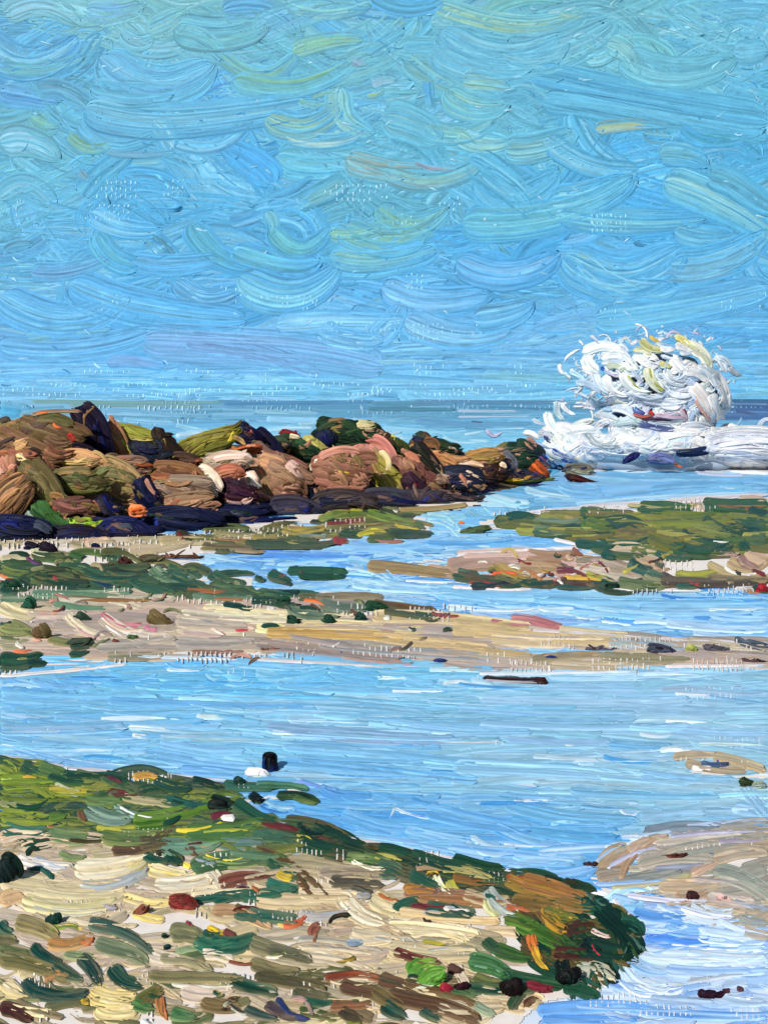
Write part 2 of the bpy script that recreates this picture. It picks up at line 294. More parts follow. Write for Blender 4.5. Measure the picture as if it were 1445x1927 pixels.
strokes(sky, """
0 125 160 108 8 34 7fb68e 6cb0c0
-40 60 150 70 55 60 62aad0 8ac4d8; 10 30 150 45 -30 40 68b0d4 9cd0e0
160 20 270 10 10 40 5a9fdc 7ab4e4; 280 60 350 20 5 50 6fb4d4 8cc0c0
330 50 500 40 14 60 7ab8c0 68b0cc; 335 60 420 110 -12 34 84c0c0 6ab4cc
415 105 560 100 38 26 8fba88 6eb4c8; 440 150 660 120 30 34 72b4b4 8cbd8c
550 95 680 75 -6 30 9cc088 84bca8
190 110 400 120 46 70 64acdc 86c4e2; 230 60 290 70 30 30 84c0da
420 20 560 60 -20 50 4a9bd6 6ab0d8; 480 60 640 20 -14 50 60a8d8 84c0dc
170 165 330 170 12 50 60aed0 80c0d8; 160 200 600 190 34 60 62b0d4 8cc8dc
0 170 110 190 6 40 5a9ede 74b4e0; 130 250 220 262 20 26 98bd78 7cb8b4
150 235 290 255 26 26 3f9cd2 7cc4e4; 290 225 320 280 -10 34 74b8d0 9ad0e0
150 320 175 340 3 14 7a8ca0 86b0c0; 200 285 330 285 8 14 8098a8 74b4c8
60 220 110 240 8 40 7cb8ac 88bc98; 0 270 110 300 -18 50 62b0d4 9cd0e4
500 220 640 200 30 50 8ac2bc a6ccb0; 560 190 640 190 10 14 a8bc6c 7cbcb8
540 250 680 240 16 40 74bcd0 bcdcd8; 640 165 700 250 26 44 84c4bc a8d4cc
660 115 695 120 2 18 a4a8c4 8cacc8; 700 160 745 150 -3 14 b4b8dc a0c8dc
690 182 722 172 2 8 c8b44c a8bc80; 585 185 640 172 -3 6 a8a84c 7cb8a8
805 150 815 205 3 18 3888d0 5aa4d8; 822 146 836 144 0 6 a89888
560 20 700 10 -18 40 8cc4c0 74b8cc; 540 0 700 0 22 30 a4ccb4 84c0c4
700 -10 830 0 18 30 6ab4d4; 820 15 1100 20 34 40 8ec6c4 a8ccac
1050 25 1100 30 3 12 b4c48c 8cc0b8; 1030 25 1085 12 3 10 c4e0e8
810 45 930 60 -8 26 a0cccc 7cbcd0; 940 90 1150 40 30 70 68b0d4 88c4d8
1140 80 1200 140 -16 40 88c4c8 9cd0d4; 1170 110 1380 110 30 60 86c4d0 68b0cc
1100 110 1160 90 6 30 9cd0d8 78bcd0; 1380 100 1445 98 -3 40 7cbcd0
830 60 1060 70 44 70 64b0d6 90ccdc; 815 90 1000 130 14 60 6cb4d2 88c4d8
870 150 960 165 -2 40 a4c8a8 84bcc0; 840 170 950 195 16 60 7cc0c8 9ccabc
1000 150 1445 230 8 70 76bcd4 58a4cc; 1020 190 1445 260 -6 40 84c4d8 64b0d0
720 220 830 270 -10 60 6cb4d0 8cc0c4; 800 240 930 225 20 34 a0ccb8 74bcd4
850 245 895 275 -8 14 a8c878 84c0b0; 860 250 960 265 14 34 7cc0d0 a8d4c8
650 300 800 320 10 44 8ab0ac 9aa8a0; 720 320 900 310 26 34 98a8b0 8cbcb0
780 305 860 318 8 10 b88890 a0a0b0; 655 300 760 335 6 16 a0a88c
950 280 1080 250 10 50 6cb4d4 88bcc0; 1120 245 1260 235 -6 22 8cbca8 b0bc98
1280 240 1350 265 10 22 2f8cc4 5aa8d4; 1290 235 1400 250 16 34 5aa8d0
1025 260 1200 320 20 36 78c0e0 98d0e0; 900 330 1050 330 40 70 5cacd6 84c4dc
1030 380 1180 330 20 60 7cc0d0 9cd0d8; 870 420 1190 330 36 60 80c0c8 64b0c4
880 300 1000 400 -14 50 64b0d4 88c8dc; 1240 290 1330 310 -8 40 88c0c4 70b4c8
1250 340 1460 450 -10 60 84c4cc 9cd0d4; 1330 330 1460 400 -8 46 74bcc8
1050 400 1330 410 10 50 66b4d0 84c4d4; 1270 430 1380 440 10 44 5cacd4 90ccdc
800 430 880 435 4 14 3088c4 50a0d0; 700 430 820 400 10 50 80bcb4 98c49c
640 430 800 440 22 50 74b8bc a0c490; 710 390 840 390 34 60 70b4bc 8cbfa0
360 420 480 500 24 44 7cc0c0 58a8c0; 440 470 600 490 16 40 84c8cc 68b4c8
510 430 620 430 40 36 88c8c8 68b4bc; 500 400 510 440 -8 26 8cc8cc
620 440 720 425 8 26 9cc48c 7cb8b8; 170 400 300 430 14 34 74bce0 90cce4
180 440 260 500 16 40 74bcc8 5cacd4; 250 490 410 490 8 36 52a4dc 74b8e0
60 510 210 480 14 30 7498c0 6ca8d4; 10 470 60 460 -4 18 6a9cb8 60a8d0
0 560 240 560 40 60 60b0de 88c8e8; 130 530 460 600 28 70 58acda 7cc0e4
330 530 450 545 24 34 74b8e4 a0d0ec; 450 520 640 500 44 70 62b0d0 8ccce0
620 480 820 470 20 50 78bcd0 90c8c4; 860 490 1050 480 34 50 58a8e4 8cc4ec
1060 480 1280 470 50 80 68b0d4 88c4dc; 1080 485 1160 495 4 26 8cbcb8 98c4b8
1090 490 1270 540 30 50 62b0d4 90c8e0; 1260 500 1445 440 20 60 64acd4 88c0d8
1250 520 1400 500 10 24 88a4b8 74b4d0; 1120 600 1445 540 8 60 66b0d8 84c4e0
890 600 1000 570 10 50 6cb4e0 8cc8e8; 720 540 920 560 14 50 78b4e0 94c8ec
700 640 760 570 6 40 7cbce4 98d0f0; 760 600 960 620 20 50 80b8e4 98ccec
50 635 210 618 -4 24 86bc94 7cb4c4; 0 650 280 625 20 40 68acde 84c0e8
200 680 310 690 -6 22 8c98c0 7cb0dc; 270 640 720 690 -10 60 84a8d8 8cb4dc
520 610 760 600 4 40 84c4ea a4d8f2; 350 640 600 700 -12 40 8a9ed0 84b8e4
600 620 720 640 10 40 74b8e4 94ccec; 690 610 720 650 4 14 b0dcf0
""", w0=.9, winc=.002, mixk=.62, wk=1.3, step=1.5, thick=.18, relief=.15, dry=.55, soft=.9, **SKW)
# scumbled greyed halo round the spray and pale flecks
for i in range(170):
    x, y = rng.uniform(-100, 1545), rng.uniform(-40, 740); a = rng.uniform(-.9, .9); l = rng.uniform(6, 26)
    stroke(sky, (x, y), (x+l*math.cos(a), y+l*math.sin(a)), rng.normal(0, 2), rng.uniform(2.5, 5), RND.choice(['bfe2ee', 'a8d8ee', '4a9ccc', '3c90c4', 'c8e6ea']), None, w0=1.3, thick=.1, relief=.1, dry=.3, step=1.4, soft=1.1, **SKW)
for (a, b, c, r) in [(150, 420, 700, 1), (490, 620, 705, 3), (560, 790, 350, 3), (500, 620, 560, 2), (240, 380, 745, 2), (440, 520, 560, 1), (780, 1000, 690, 2), (700, 1020, 738, 1), (0, 420, 744, 1), (1150, 1400, 736, 1)]:
    ticks(sky, a, b, c, c, r, 'a4d2ea', 1.7, skydome, skip=.55, hh=(5, 10), gain=.95)
for k in range(3): ticks(sky, -100, 1540, 724+k*9, 724+k*9, 1, 'a0d0ea', 1.7, skydome, per=9, skip=.62, hh=(5, 9), gain=.95)
for i in range(16):
    x, y = rng.uniform(0, 1400), rng.uniform(330, 700); ticks(sky, x, x+rng.uniform(50, 160), y, y, 3, '9cd2e8', 1.7, skydome, per=9, skip=.5, hh=(5, 9), gain=.92)
tag(sky.build('sky', M_SKY), kind='structure')
# ------------------------------------------------------------------ BEACH, SEA AND POOLS
XL, XR, YB = -420, 2300, 2420
GG = 1.0
# the ground itself: pale sand to the horizon, 10 cm under everything
beach = Paint()
gx = np.linspace(-9000, 9000, 90)[None]; gy = np.concatenate([np.linspace(-30, 100, 60), np.geomspace(104, 16000, 40)])[:, None]
P = np.stack([gx+0*gy, gy+0*gx, -.14+0*gx*gy], -1)
beach.grid(P, np.tile(hexl('d9cdbc'), P.shape[:2]+(1,)))

def mixcol(cols, wt=None, a=.07, b=.5):
    def f(x, y):
        c1 = jit(hexl(RND.choice(cols)), a); c2 = hexl(RND.choice(cols)); return c1, c1*(1-b)+c2*b
    return f
def bankc(x, y):
    g = lown(x, y, 60, 26, 6); g2 = lown(x, y, 120, 50, 7)
    if y > 1400: 
        top = np.interp(x, [0, 500, 850, 1150], [1590, 1600, 1660, 1720]); s = lerp(hexl('d0bc90'), hexl('94885c'), min(1, max(0, .35+.5*g)))
        return lerp(hexl('5c7038'), s, min(1, max(0, (y-top)/60+.5+.4*g2)))
    if x > 880 and y < 1045: return lerp(hexl('6c7428'), hexl('4c6030'), min(1, max(0, .5+.5*g)))
    return lerp(hexl('a89878'), hexl('5c7450'), min(1, max(0, .5+.5*g)))
# ---- sea
def seac(x, y): return _seac(x, y)*1.12
def _seac(x, y):
    ks = [(752, '5688a8'), (775, '5b93b4'), (800, '6aa8cc'), (835, '78bcdc'), (880, '5ca6d8'), (960, '74b4e0'), (1020, '6aaee4')]
    for (ya, a), (yb, b) in zip(ks, ks[1:]):
        if y <= yb: break
    c = lerp(hexl(a), hexl(b), min(1, max(0, (y-ya)/(yb-ya))))
    if x < 420 and y < 790: c = lerp(c, hexl('7ab0b4'), .4)
    if x > 1300 and y < 800: c = lerp(c, hexl('5c74a4'), .6)
    return c
def seacol(x, y):
    c = jit(seac(x, y), .06); return c, c*.6+hexl(RND.choice(['9cd0ec', '4886b4', '8fb8c8', '6078a0' if y < 800 else 'b4dcf2']))*.4
sea = Paint()
P = np.array([[[-2600., 752.2], [4100, 752.2]], [[-2600, 760], [4100, 760]], [[-2600, 1015], [4100, 1015]]])
sea.grid(ground(P[..., 0], P[..., 1], np.zeros((3, 2))), np.tile(hexl('84b8d8'), (3, 2, 1)))
SW = dict(gain=GG, step=1.5, thick=.8, relief=.8, streak=.6)
fill(sea, [(XL, 754), (XR, 754), (XR, 800), (XL, 800)], 150, (120, 380), (6, 11), seacol, 0, .5, .008, (.2, .6), dry=.3, inset=.1, gain=GG, thick=.25, relief=.2)
fill(sea, [(XL, 775), (XR, 775), (XR, 850), (XL, 850)], 170, (90, 300), (10, 18), seacol, 0, 1.5, .02, (.6, 1.2), dry=.4, inset=.1, gain=GG, thick=.4, relief=.35)
fill(sea, [(XL, 840), (XR, 840), (XR, 1010), (XL, 1010)], 300, (90, 280), (14, 30), seacol, 0, 3, .04, (.8, 2), dry=.4, inset=.1, **SW)
strokes(sea, """
60 756 420 757 1 6 7a9c8c 6ea0b0; 130 762 380 764 0 7 789c94 5c94b0; 420 760 700 758 0 8 4f84ac; 700 762 860 760 0 10 5c7c8c 5088a8
860 758 1100 760 0 9 4f82a4 5c7c9c; 690 770 860 772 0 8 4a7a90 5488a0; 880 770 1060 774 0 10 4878a0 5f90b0
1330 760 1445 762 0 10 56709c 7088b0; 1360 775 1460 778 2 12 5068a8 6484b8; 1300 772 1380 776 2 10 4f86c4
0 762 60 768 0 16 62acd0 80bcd8; 0 775 40 778 1 20 58a8d4; 190 775 400 782 2 14 74a8c8 90c0dc
200 795 250 830 -6 26 94c8e8 b8def0; 330 800 420 815 4 12 b8e0f0 90c8e0; 230 790 330 795 2 12 8cc4e0
500 790 600 792 0 14 82bcdc a4d4ec; 480 810 560 818 4 12 7cc0e0 c8e8f4; 690 795 760 812 12 9 d8eef8 8cc8e8; 720 805 880 810 4 16 78bcdc 98d0ec
660 790 700 830 -8 10 c0e4f4 88c8e8; 780 795 1000 800 2 14 6a9cc0 5c90b8; 830 815 1000 812 4 16 8ccce8 74bce0; 830 825 920 838 6 12 7cc8e8 b8e0f0
870 822 990 808 -3 8 c4def0 9cd0ec; 860 786 1000 784 0 5 a8b8d0; 885 795 910 797 0 4 5c5480
870 915 960 945 10 26 b4dcf2 7cbce4; 910 925 1000 950 8 20 8cc8ec b8e0f4; 985 920 1080 940 3 16 c4e4f4 8cc8e8
1100 900 1445 905 4 30 6cacd8 86c0e4; 1130 925 1445 910 -3 30 5ca2d4 7cb8e4; 1000 945 1200 940 2 18 62a8d8 90c8ec
1140 890 1300 895 3 22 74b8e0 5ca4d8; 1200 900 1330 905 4 16 88c4e8; 1350 915 1385 920 3 5 c8e4f4; 1080 950 1445 928 -3 10 84c0e8 a8d4f0
1050 915 1130 925 4 26 62a8dc 90c8ec
940 975 1090 960 2 14 5c9cd4 86bce4; 905 955 960 985 6 18 6cb8dc a8dcec; 880 960 930 980 4 16 8cc4d8 5ca8cc
""", w0=1.8, gain=GG, thick=.5, relief=.4, dry=.45)
strokes(sea, '''
780 757 1060 758 0 9 4c7494 5c84a8;1345 757 1700 758 0 10 34507c 405c88;1350 770 1700 774 0 14 3c508c 4c5c98;1350 785 1700 790 0 14 44609c 5c70a4;1380 775 1430 782 0 8 5c4c7c 4c5c98;200 780 330 784 0 7 b8dcec 84bcdc;230 806 300 812 2 9 c8e6f2 90c8e4;330 822 400 816 -3 10 d8eef6 98d0ec
500 812 590 806 -3 9 cce8f4 8cc8e8;560 800 640 796 -2 8 a8d8ec;690 800 760 820 8 8 e4f2f8 a4d4ec;750 824 840 832 3 9 c8e6f4 8cccec;830 836 940 834 -3 10 d4ecf6 a0d4ee;900 815 1020 812 2 12 9cd0ea 74b8e0
860 775 1000 776 0 5 a4b4cc;480 776 600 778 0 6 94c4d8;600 782 680 780 0 6 5894b4;700 784 820 786 0 7 6ca8c4;1000 790 1040 800 2 8 d0e4f0;940 838 990 830 -2 8 e0f0f8 b0d8ee''', w0=2.1, thick=.5, relief=.5, dry=.7, step=1.4)
for a, b, y, r in [(100, 150, 756, 1), (240, 440, 768, 3), (600, 640, 770, 2), (680, 800, 766, 1), (160, 240, 772, 1), (380, 430, 790, 1), (960, 1000, 764, 1)]:
    ticks(sea, a, b, y, y, r, 'c4e0ee', 2.4, skip=.45, hh=(6, 11))
for k in range(3): ticks(sea, -100, 1540, 757+k*11, 757+k*11, 1, 'a0c8dc', 2.4, per=9, skip=.6, hh=(5, 9))
tag(sea.build('sea', M_SEA), kind='structure')

# ---- tidal channel winding between the beds
chan = Paint()
CHP = [(XL, 1000), (XR, 1000), (XR, 1250), (XL, 1250)]
sheet(chan, CHP, 'dfe4ea', .6)
def chc(x, y):
    c = jit(hexl(RND.choice(['6aaee6', '8cc4ee', '5a9fdf', '9cd0f2', '74b4e4'])), .05); return c, c*.5+hexl(RND.choice(['d8ecf8', '4a8ad8', 'b4dcf4']))*.5
fill(chan, [(300, 1000), (1150, 1000), (1150, 1130), (300, 1130)], 190, (80, 220), (14, 30), chc, 0, 4, .05, (1, 2.4), dry=.45, inset=.1, **SW)
fill(chan, [(700, 1090), (XR, 1090), (XR, 1235), (700, 1235)], 190, (100, 300), (12, 28), chc, 1, 3, .03, (1, 2.4), dry=.45, inset=.1, **SW)
strokes(chan, """
790 970 880 975 6 18 8cc8e0 b4dcec; 800 975 870 1010 -14 30 9cd0e0 c0e4ec; 905 985 920 1015 -6 22 a0d4ec 6cb4dc; 850 985 915 1000 4 16 78bce4
640 1018 800 1022 3 18 5c98e4 8cc0f0; 490 1040 700 1045 2 20 5490e0 84b8f0; 370 1050 520 1062 6 24 8cc4f2 b0dcf8; 400 1062 500 1070 2 16 74b4ec
640 1035 850 1010 8 24 7cb8ec a8d4f4; 800 1020 1000 1010 6 20 5c9fe0 90c8ee; 950 1012 1090 1028 8 20 5ca8e8 e4f0f8; 960 1030 1060 1040 4 14 dceaf4 8cc0ec
700 1045 860 1050 3 16 90c8f0 c4e0f6; 520 1070 700 1060 -4 16 a8d4f2 7cbcec; 650 1060 740 1095 -8 30 b8def4 7cbce8
480 1105 660 1100 4 22 9ccef0 74b4e8; 500 1120 700 1112 3 14 70b0e8 b8dcf4; 660 1100 860 1112 5 22 84c4ec b8dff4; 800 1110 1040 1120 6 26 80c0ea a8d6f2
820 1120 1000 1140 3 20 90c8ec 78b8e4; 1000 1125 1445 1130 4 26 74b4dc 98ccec; 1010 1140 1250 1165 -2 24 84bce0 a4d0ec; 1200 1150 1445 1150 3 30 7cbae4 98caec
840 1145 1080 1150 4 18 8cc4ec d8ecf8; 850 1142 1010 1148 8 6 e8f4fc; 1010 1148 1190 1180 2 8 e4f2fa; 1190 1172 1330 1188 -6 12 dcebf4 a8c8e0
870 1150 1000 1175 3 22 8caee0 a4c0ec; 960 1160 1110 1172 2 14 7ca4dc 9cbce8; 1240 1122 1350 1128 3 9 3f86d4; 1330 1150 1440 1148 2 8 e0eef8; 1250 1175 1445 1185 4 20 94c0e4 b8d4f0
1330 1165 1445 1170 4 26 88b8e4 a0ccf0; 1300 1190 1445 1205 3 16 9cc4ec c0daf2
660 1048 830 1044 -2 4 3c74cc; 700 1062 780 1060 2 5 f0f6fa; 460 1052 520 1050 2 3 4c88dc; 480 1118 640 1126 3 4 5a98e0
760 1095 900 1098 2 5 eef6fa; 1340 1115 1430 1112 2 8 b4d0ec
""", w0=2.6, gain=GG, step=1.5, thick=.8, relief=.85, dry=.45)
ticks(chan, 900, 1130, 1133, 1128, 1, 'e4eef4', 3.6, skip=.5); ticks(chan, 1000, 1250, 1195, 1205, 2, 'dce6f0', 3.4, skip=.4); ticks(chan, 1330, 1430, 1110, 1108, 2, 'e8f0f6', 3.4, skip=.4)
tag(chan.build('tidal_channel', M_SEA), kind='structure')

# ---- lagoon: the broad calm water
lag = Paint()
LGP = [(XL, 1235), (XR, 1235), (XR, 1600), (1200, 1610), (1150, 1720), (700, 1640), (400, 1560), (XL, 1500)]
sheet(lag, LGP, 'c4d8ea', .6)
def lgb(x, y): return _lgb(x, y)*np.array([.84, 1.06, 1.0])
def _lgb(x, y):
    ks = [(1235, '6cb2e4'), (1300, '74b6e4'), (1370, '86b4dc'), (1430, '88b8e0'), (1520, '6eaade'), (1620, '74aede'), (1700, '90b8e4')]
    for (ya, a), (yb, b) in zip(ks, ks[1:]):
        if y <= yb: break
    c = lerp(hexl(a), hexl(b), min(1, max(0, (y-ya)/(yb-ya)))); g = lown(x, y, 220, 45, 4)
    c = lerp(c, hexl('a0b4cc'), max(0, g)*.35); c = lerp(c, hexl('a8bcd0'), min(1, max(0, (x-550)/800))*.75 if y < 1560 else 0); c = lerp(c, hexl('4a8edc'), max(0, -g)*.4 if x < 500 or y > 1480 else max(0, -g)*.18); return c
def lgc(x, y):
    c = jit(lgb(x, y), .045); return c, c*.6+hexl(RND.choice(['d8ecf6', '4494cc', 'a8daf0', '9cb8cc', '8ccadc', '3c88d0' if y > 1480 or x < 450 else 'b8d4e8']))*.45
LW = dict(gain=GG, step=1.5, thick=.8, relief=.85, streak=.55, under=lgb)
fill(lag, LGP, 560, (150, 460), (20, 50), lgc, 1.5, 2.5, .025, (1, 2.8), dry=.4, inset=.12, **LW)
strokes(lag, """
0 1290 150 1300 10 30 4f94e0 74b4ec; 150 1262 300 1268 20 34 5ca8e4 7cc0ee; 60 1275 180 1290 6 30 62a4e8 84bcf0; 310 1245 390 1252 10 30 4fa4e0 78bcec
250 1285 420 1290 6 26 74bcee 94d0f4; 390 1262 480 1280 16 34 7cc8ec a4dcf4; 480 1265 620 1262 12 30 80c8ec a4dcf4; 0 1312 300 1322 4 30 8cc8f0 6cb4e8
420 1250 620 1258 4 16 6cb8ec b0def6; 620 1265 720 1280 6 30 5ca8dc 7cc0e8; 690 1262 720 1290 -4 30 5cb0d8; 760 1280 820 1290 4 24 4fa0dc 84c4ec
520 1290 760 1300 4 22 a4d8f2 80c0ea; 620 1300 900 1300 3 20 7cbce4 98d0f0; 820 1290 1000 1310 4 26 8cc0e4 a8d0ec; 1030 1275 1445 1262 3 24 90c0e4 b0d0ea
1000 1300 1445 1290 5 28 a0c4e4 84b4dc; 900 1320 1300 1318 4 20 8cb8dc a8cce8; 1300 1300 1445 1310 4 14 a8b4c8 94bce0; 1240 1300 1400 1296 -2 12 98a8bc
0 1345 140 1355 3 16 dce8f2 9cc8ee; 0 1330 90 1332 3 12 5c9cdc; 100 1350 420 1365 4 26 78b8e8 9cccf0; 200 1325 600 1335 5 24 84c0ec 6cace0
0 1375 240 1370 4 26 80b8e0 a0b8d0; 60 1390 300 1395 5 24 88bcdc 9cc8dc; 260 1375 460 1384 4 16 a0b8cc 90c0c8; 300 1390 560 1395 3 12 9cc0c0 a8b8d0
500 1370 860 1390 6 24 8ca8d0 98bce4; 540 1385 830 1402 4 16 a4acc0 90b4e0; 720 1360 1000 1380 5 22 74b0e4 8cc0ea; 720 1400 800 1408 3 8 4f98d8; 810 1398 940 1398 2 5 b8a890 c8d8e4
860 1340 1200 1350 4 26 90b8dc 7cb0dc; 1150 1335 1445 1345 4 24 8cb4d4 a4c8e4; 900 1370 1300 1372 3 22 84b4dc 98c4e8; 1250 1375 1445 1385 4 30 a4c4e0 8cb8dc
1000 1425 1260 1432 5 12 dce8f2 b0cce8; 950 1395 1150 1400 3 16 7c9cc4 90b8e0; 1060 1404 1085 1405 2 5 eef4fa; 1140 1400 1260 1410 2 20 4f98cc 74b4e0
0 1404 40 1404 2 5 f0f6fa; 20 1415 160 1440 4 20 5c98e4 84b4f0; 130 1430 340 1446 4 6 e8f2fa 8cc0f0; 60 1425 300 1455 6 26 78b0ee 98c4f2; 290 1420 480 1445 6 24 74b0e8 90c4f0
340 1450 470 1460 3 22 4f8cdc 7cb0ee; 300 1400 460 1415 5 24 8cbcec 74b0e4; 530 1405 900 1440 -4 28 6cb0e2 8cc4ec; 560 1430 800 1440 3 20 5ca4dc 78b8e6
530 1440 900 1470 -4 30 80bce6 64a8de; 620 1450 760 1452 2 6 4c94d4; 850 1445 1300 1480 -6 30 7cb4dc 98c8ea; 1150 1490 1380 1500 3 12 2f86c0 5ca8d4; 1070 1490 1360 1500 4 26 5ca4d4 7cbce2
930 1500 1080 1520 3 7 3c84bc; 1090 1520 1250 1525 2 8 3a8ac0; 950 1515 1200 1550 8 30 4f9ccc 74b4dc; 960 1550 1160 1570 10 36 5ca6d0 78b8e0; 1200 1460 1380 1470 4 20 74b0e0
1400 1480 1445 1540 2 30 88b4dc; 1380 1520 1445 1530 3 26 98bce0 80b0d8; 1200 1540 1330 1530 2 24 8cb4e0
555 1475 640 1495 5 24 5c78cc 8498d8; 550 1465 620 1480 3 5 e8f4fa; 600 1485 700 1500 10 24 3f84d0 5c9cdc; 640 1495 740 1502 8 22 68a8e0 50a0d8; 700 1500 830 1498 14 22 4f98d8 74b4e4
495 1508 560 1524 10 14 8ccce4 c0e4f0; 490 1516 550 1526 10 16 2f6ccc 5090dc; 540 1530 680 1560 2 34 4f98dc 70b4e8; 550 1520 640 1530 2 14 4090d4 68b0e4; 640 1540 800 1570 4 34 5ca0dc 7cb8e8
648 1522 680 1534 3 10 e0ecf8 90c0ea; 745 1522 734 1542 0 6 f4fafe; 742 1524 820 1543 5 7 f6fbff d0e4f4; 770 1505 830 1515 4 12 2f78c0; 800 1530 1000 1560 4 34 60a4dc 7cb8e4
760 1570 940 1600 4 34 78b0e0 94c4ea; 840 1600 1080 1625 4 34 84b4e8 a0c8ee; 930 1560 1060 1590 10 24 5ca0d4 88bce4; 945 1590 1080 1595 3 6 f0e8dc a8c8e8; 880 1580 970 1600 14 30 a4d0ea c8e0f0
560 1560 760 1590 -2 14 a8d0f0 84bce8; 700 1580 860 1612 -2 16 a8ccf0 90bcec; 950 1640 1120 1640 14 30 7cb0ec a0c8f2; 960 1625 1100 1615 4 22 90bcec b0d4f2; 1010 1610 1180 1600 -4 20 94bce8 b4d0ec
""", w0=3.0, gain=GG, step=1.5, thick=.8, relief=.85, dry=.4, under=lgb, soft=.4)
for i in range(150):                                                    # highlights painted as bright strokes, with deep streaks among them
    x, y = rng.uniform(XL, XR), rng.uniform(1260, 1640); l = rng.uniform(30, 170)
    if not inpoly(LGP, x, y+12): continue
    stroke(lag, (x-l/2, y), (x+l/2, y+rng.normal(3, 3)), rng.normal(0, 4), rng.uniform(4, 13), RND.choice(['e4f2fa', 'c4e6f6', 'a0d8f4', 'd8e8f4', '4c9cd8', '3c88cc', '8cccf0']), None, w0=4.2, dry=.8, under=lgb, soft=.5, thick=.6, relief=.7, step=1.5)
for a, b, y, r in [(1270, 1440, 1395, 2), (1050, 1400, 1300, 2), (1200, 1300, 1360, 1), (420, 480, 1270, 1), (860, 960, 1400, 1), (50, 200, 1375, 1), (900, 1010, 1278, 1), (1100, 1440, 1262, 1)]:
    ticks(lag, a, b, y, y, r, 'd8e6f2', 4.2, skip=.55)
tag(lag.build('lagoon', M_SEA), kind='structure')

# ---- tide pool at the lower right
pool = Paint()
TPP = [(1120, 1690), (1250, 1685), (1345, 1700), (1460, 1740), (XR, 1800), (XR, YB), (900, YB), (960, 1900), (1120, 1860), (1190, 1790)]
sheet(pool, TPP, 'd4e0ee', .6)
def tpb(x, y): return lerp(hexl('8cb4e8'), hexl('b8d0ea'), min(1, max(0, .5+.6*lown(x, y, 70, 40, 5))))
def tpc(x, y):
    c = jit(tpb(x, y), .05); return c, c*.55+hexl(RND.choice(['e8f0fa', '5c98e0', 'd8e6f4', '9cc0ec']))*.45
fill(pool, TPP, 330, (80, 220), (24, 48), tpc, 3, 9, .08, (1, 3), gain=GG, thick=1.3, relief=.8, dry=.4, inset=.25, under=tpb)
strokes(pool, """
1140 1700 1230 1685 -18 22 5ca8e0 b8e0f4; 1150 1710 1250 1698 -12 20 c8e6f6 88c4ec; 1200 1690 1260 1700 -4 14 4f9cdc; 1160 1730 1300 1740 14 30 8cb8ec b8d4f2
1190 1715 1310 1720 12 26 5c98e0 84b4ec; 1210 1760 1340 1770 10 30 4f88dc 78acec; 1250 1740 1330 1750 6 40 5c9ce4 8cbcee; 1230 1710 1400 1735 16 24 dceaf6 a8cef0
1280 1725 1420 1730 12 22 e8f2fa b8d4f0; 1270 1738 1290 1746 6 6 2f74b4; 1310 1760 1445 1770 4 34 b8d6f2 d8e8f6; 1200 1795 1400 1800 8 30 a8ccf0 d8e8f8
1180 1800 1260 1830 12 26 c8e0f4 8cb8e8; 1165 1825 1260 1860 24 34 d8e8f4 a4c8ee; 1130 1840 1240 1870 10 24 7ca8e8 b0d0f4; 1200 1850 1290 1860 12 34 e4ecf4 b8ccdc
1290 1800 1445 1810 6 26 b4d4f2 e4f0fa; 1260 1780 1445 1795 3 6 f6fafe; 1250 1830 1445 1830 6 30 9cc0ee b8d2ee; 1290 1850 1400 1838 -3 16 98a4b8 b4c0cc
1240 1870 1340 1860 4 26 7ca8e0 98bce8; 1010 1905 1220 1900 -6 26 4f90e0 7cb4ee; 1020 1925 1200 1925 2 30 5c9ce8 88b8ee; 1080 1890 1300 1900 3 22 a4c8f0 7cb0e8
1200 1905 1445 1915 4 22 5c98e0 9cc4ee; 1340 1880 1445 1890 4 22 a8c4e0 c4d8ea; 1220 1880 1345 1890 2 22 88a8d0 a8c0dc; 1300 1700 1380 1720 8 26 b8cce0 e4eef8
1350 1740 1440 1735 -6 16 d4e4f2 9cc0e0; 1380 1800 1445 1790 3 40 c4daf0 a4c8ec; 1360 1875 1420 1882 3 7 f2f6fc
""", w0=3.4, gain=GG, thick=1.4, relief=.85, dry=.4)
ticks(pool, 1080, 1445, 1895, 1905, 2, 'e8e4e4', 5.5, skip=.5); ticks(pool, 1100, 1230, 1880, 1875, 2, 'ece8e4', 5.5, skip=.4); ticks(pool, 1330, 1445, 1840, 1840, 1, 'e8eef4', 5.5, skip=.5)
tag(pool.build('tide_pool', M_SEA), kind='structure')

# ---- land: sand and seaweed.  w rises a little so that the banks stand above the water
A_BAR = [(XL, 1030), (0, 1028), (200, 1006), (370, 1010), (560, 972), (650, 952), (870, 944), (905, 950), (860, 962), (795, 968), (806, 1000), (700, 1016), (560, 1030), (420, 1042), (375, 1050), (378, 1078), (478, 1086), (470, 1110), (620, 1116), (700, 1126), (865, 1160), (1050, 1182), (1250, 1205), (1445, 1212), (XR, 1215), (XR, 1250), (1445, 1252), (1240, 1262), (1000, 1272), (900, 1266), (760, 1256), (640, 1236), (520, 1244), (450, 1240), (330, 1232), (250, 1248), (170, 1256), (60, 1262), (0, 1280), (XL, 1300)]
C_BED = [(905, 985), (960, 976), (1100, 962), (1250, 948), (1445, 938), (XR, 930), (XR, 1100), (1445, 1112), (1300, 1110), (1130, 1116), (1000, 1104), (900, 1108), (850, 1090), (715, 1084), (740, 1066), (840, 1052), (900, 1040), (990, 1040), (1095, 1032), (1060, 1010), (960, 1000), (905, 1000)]
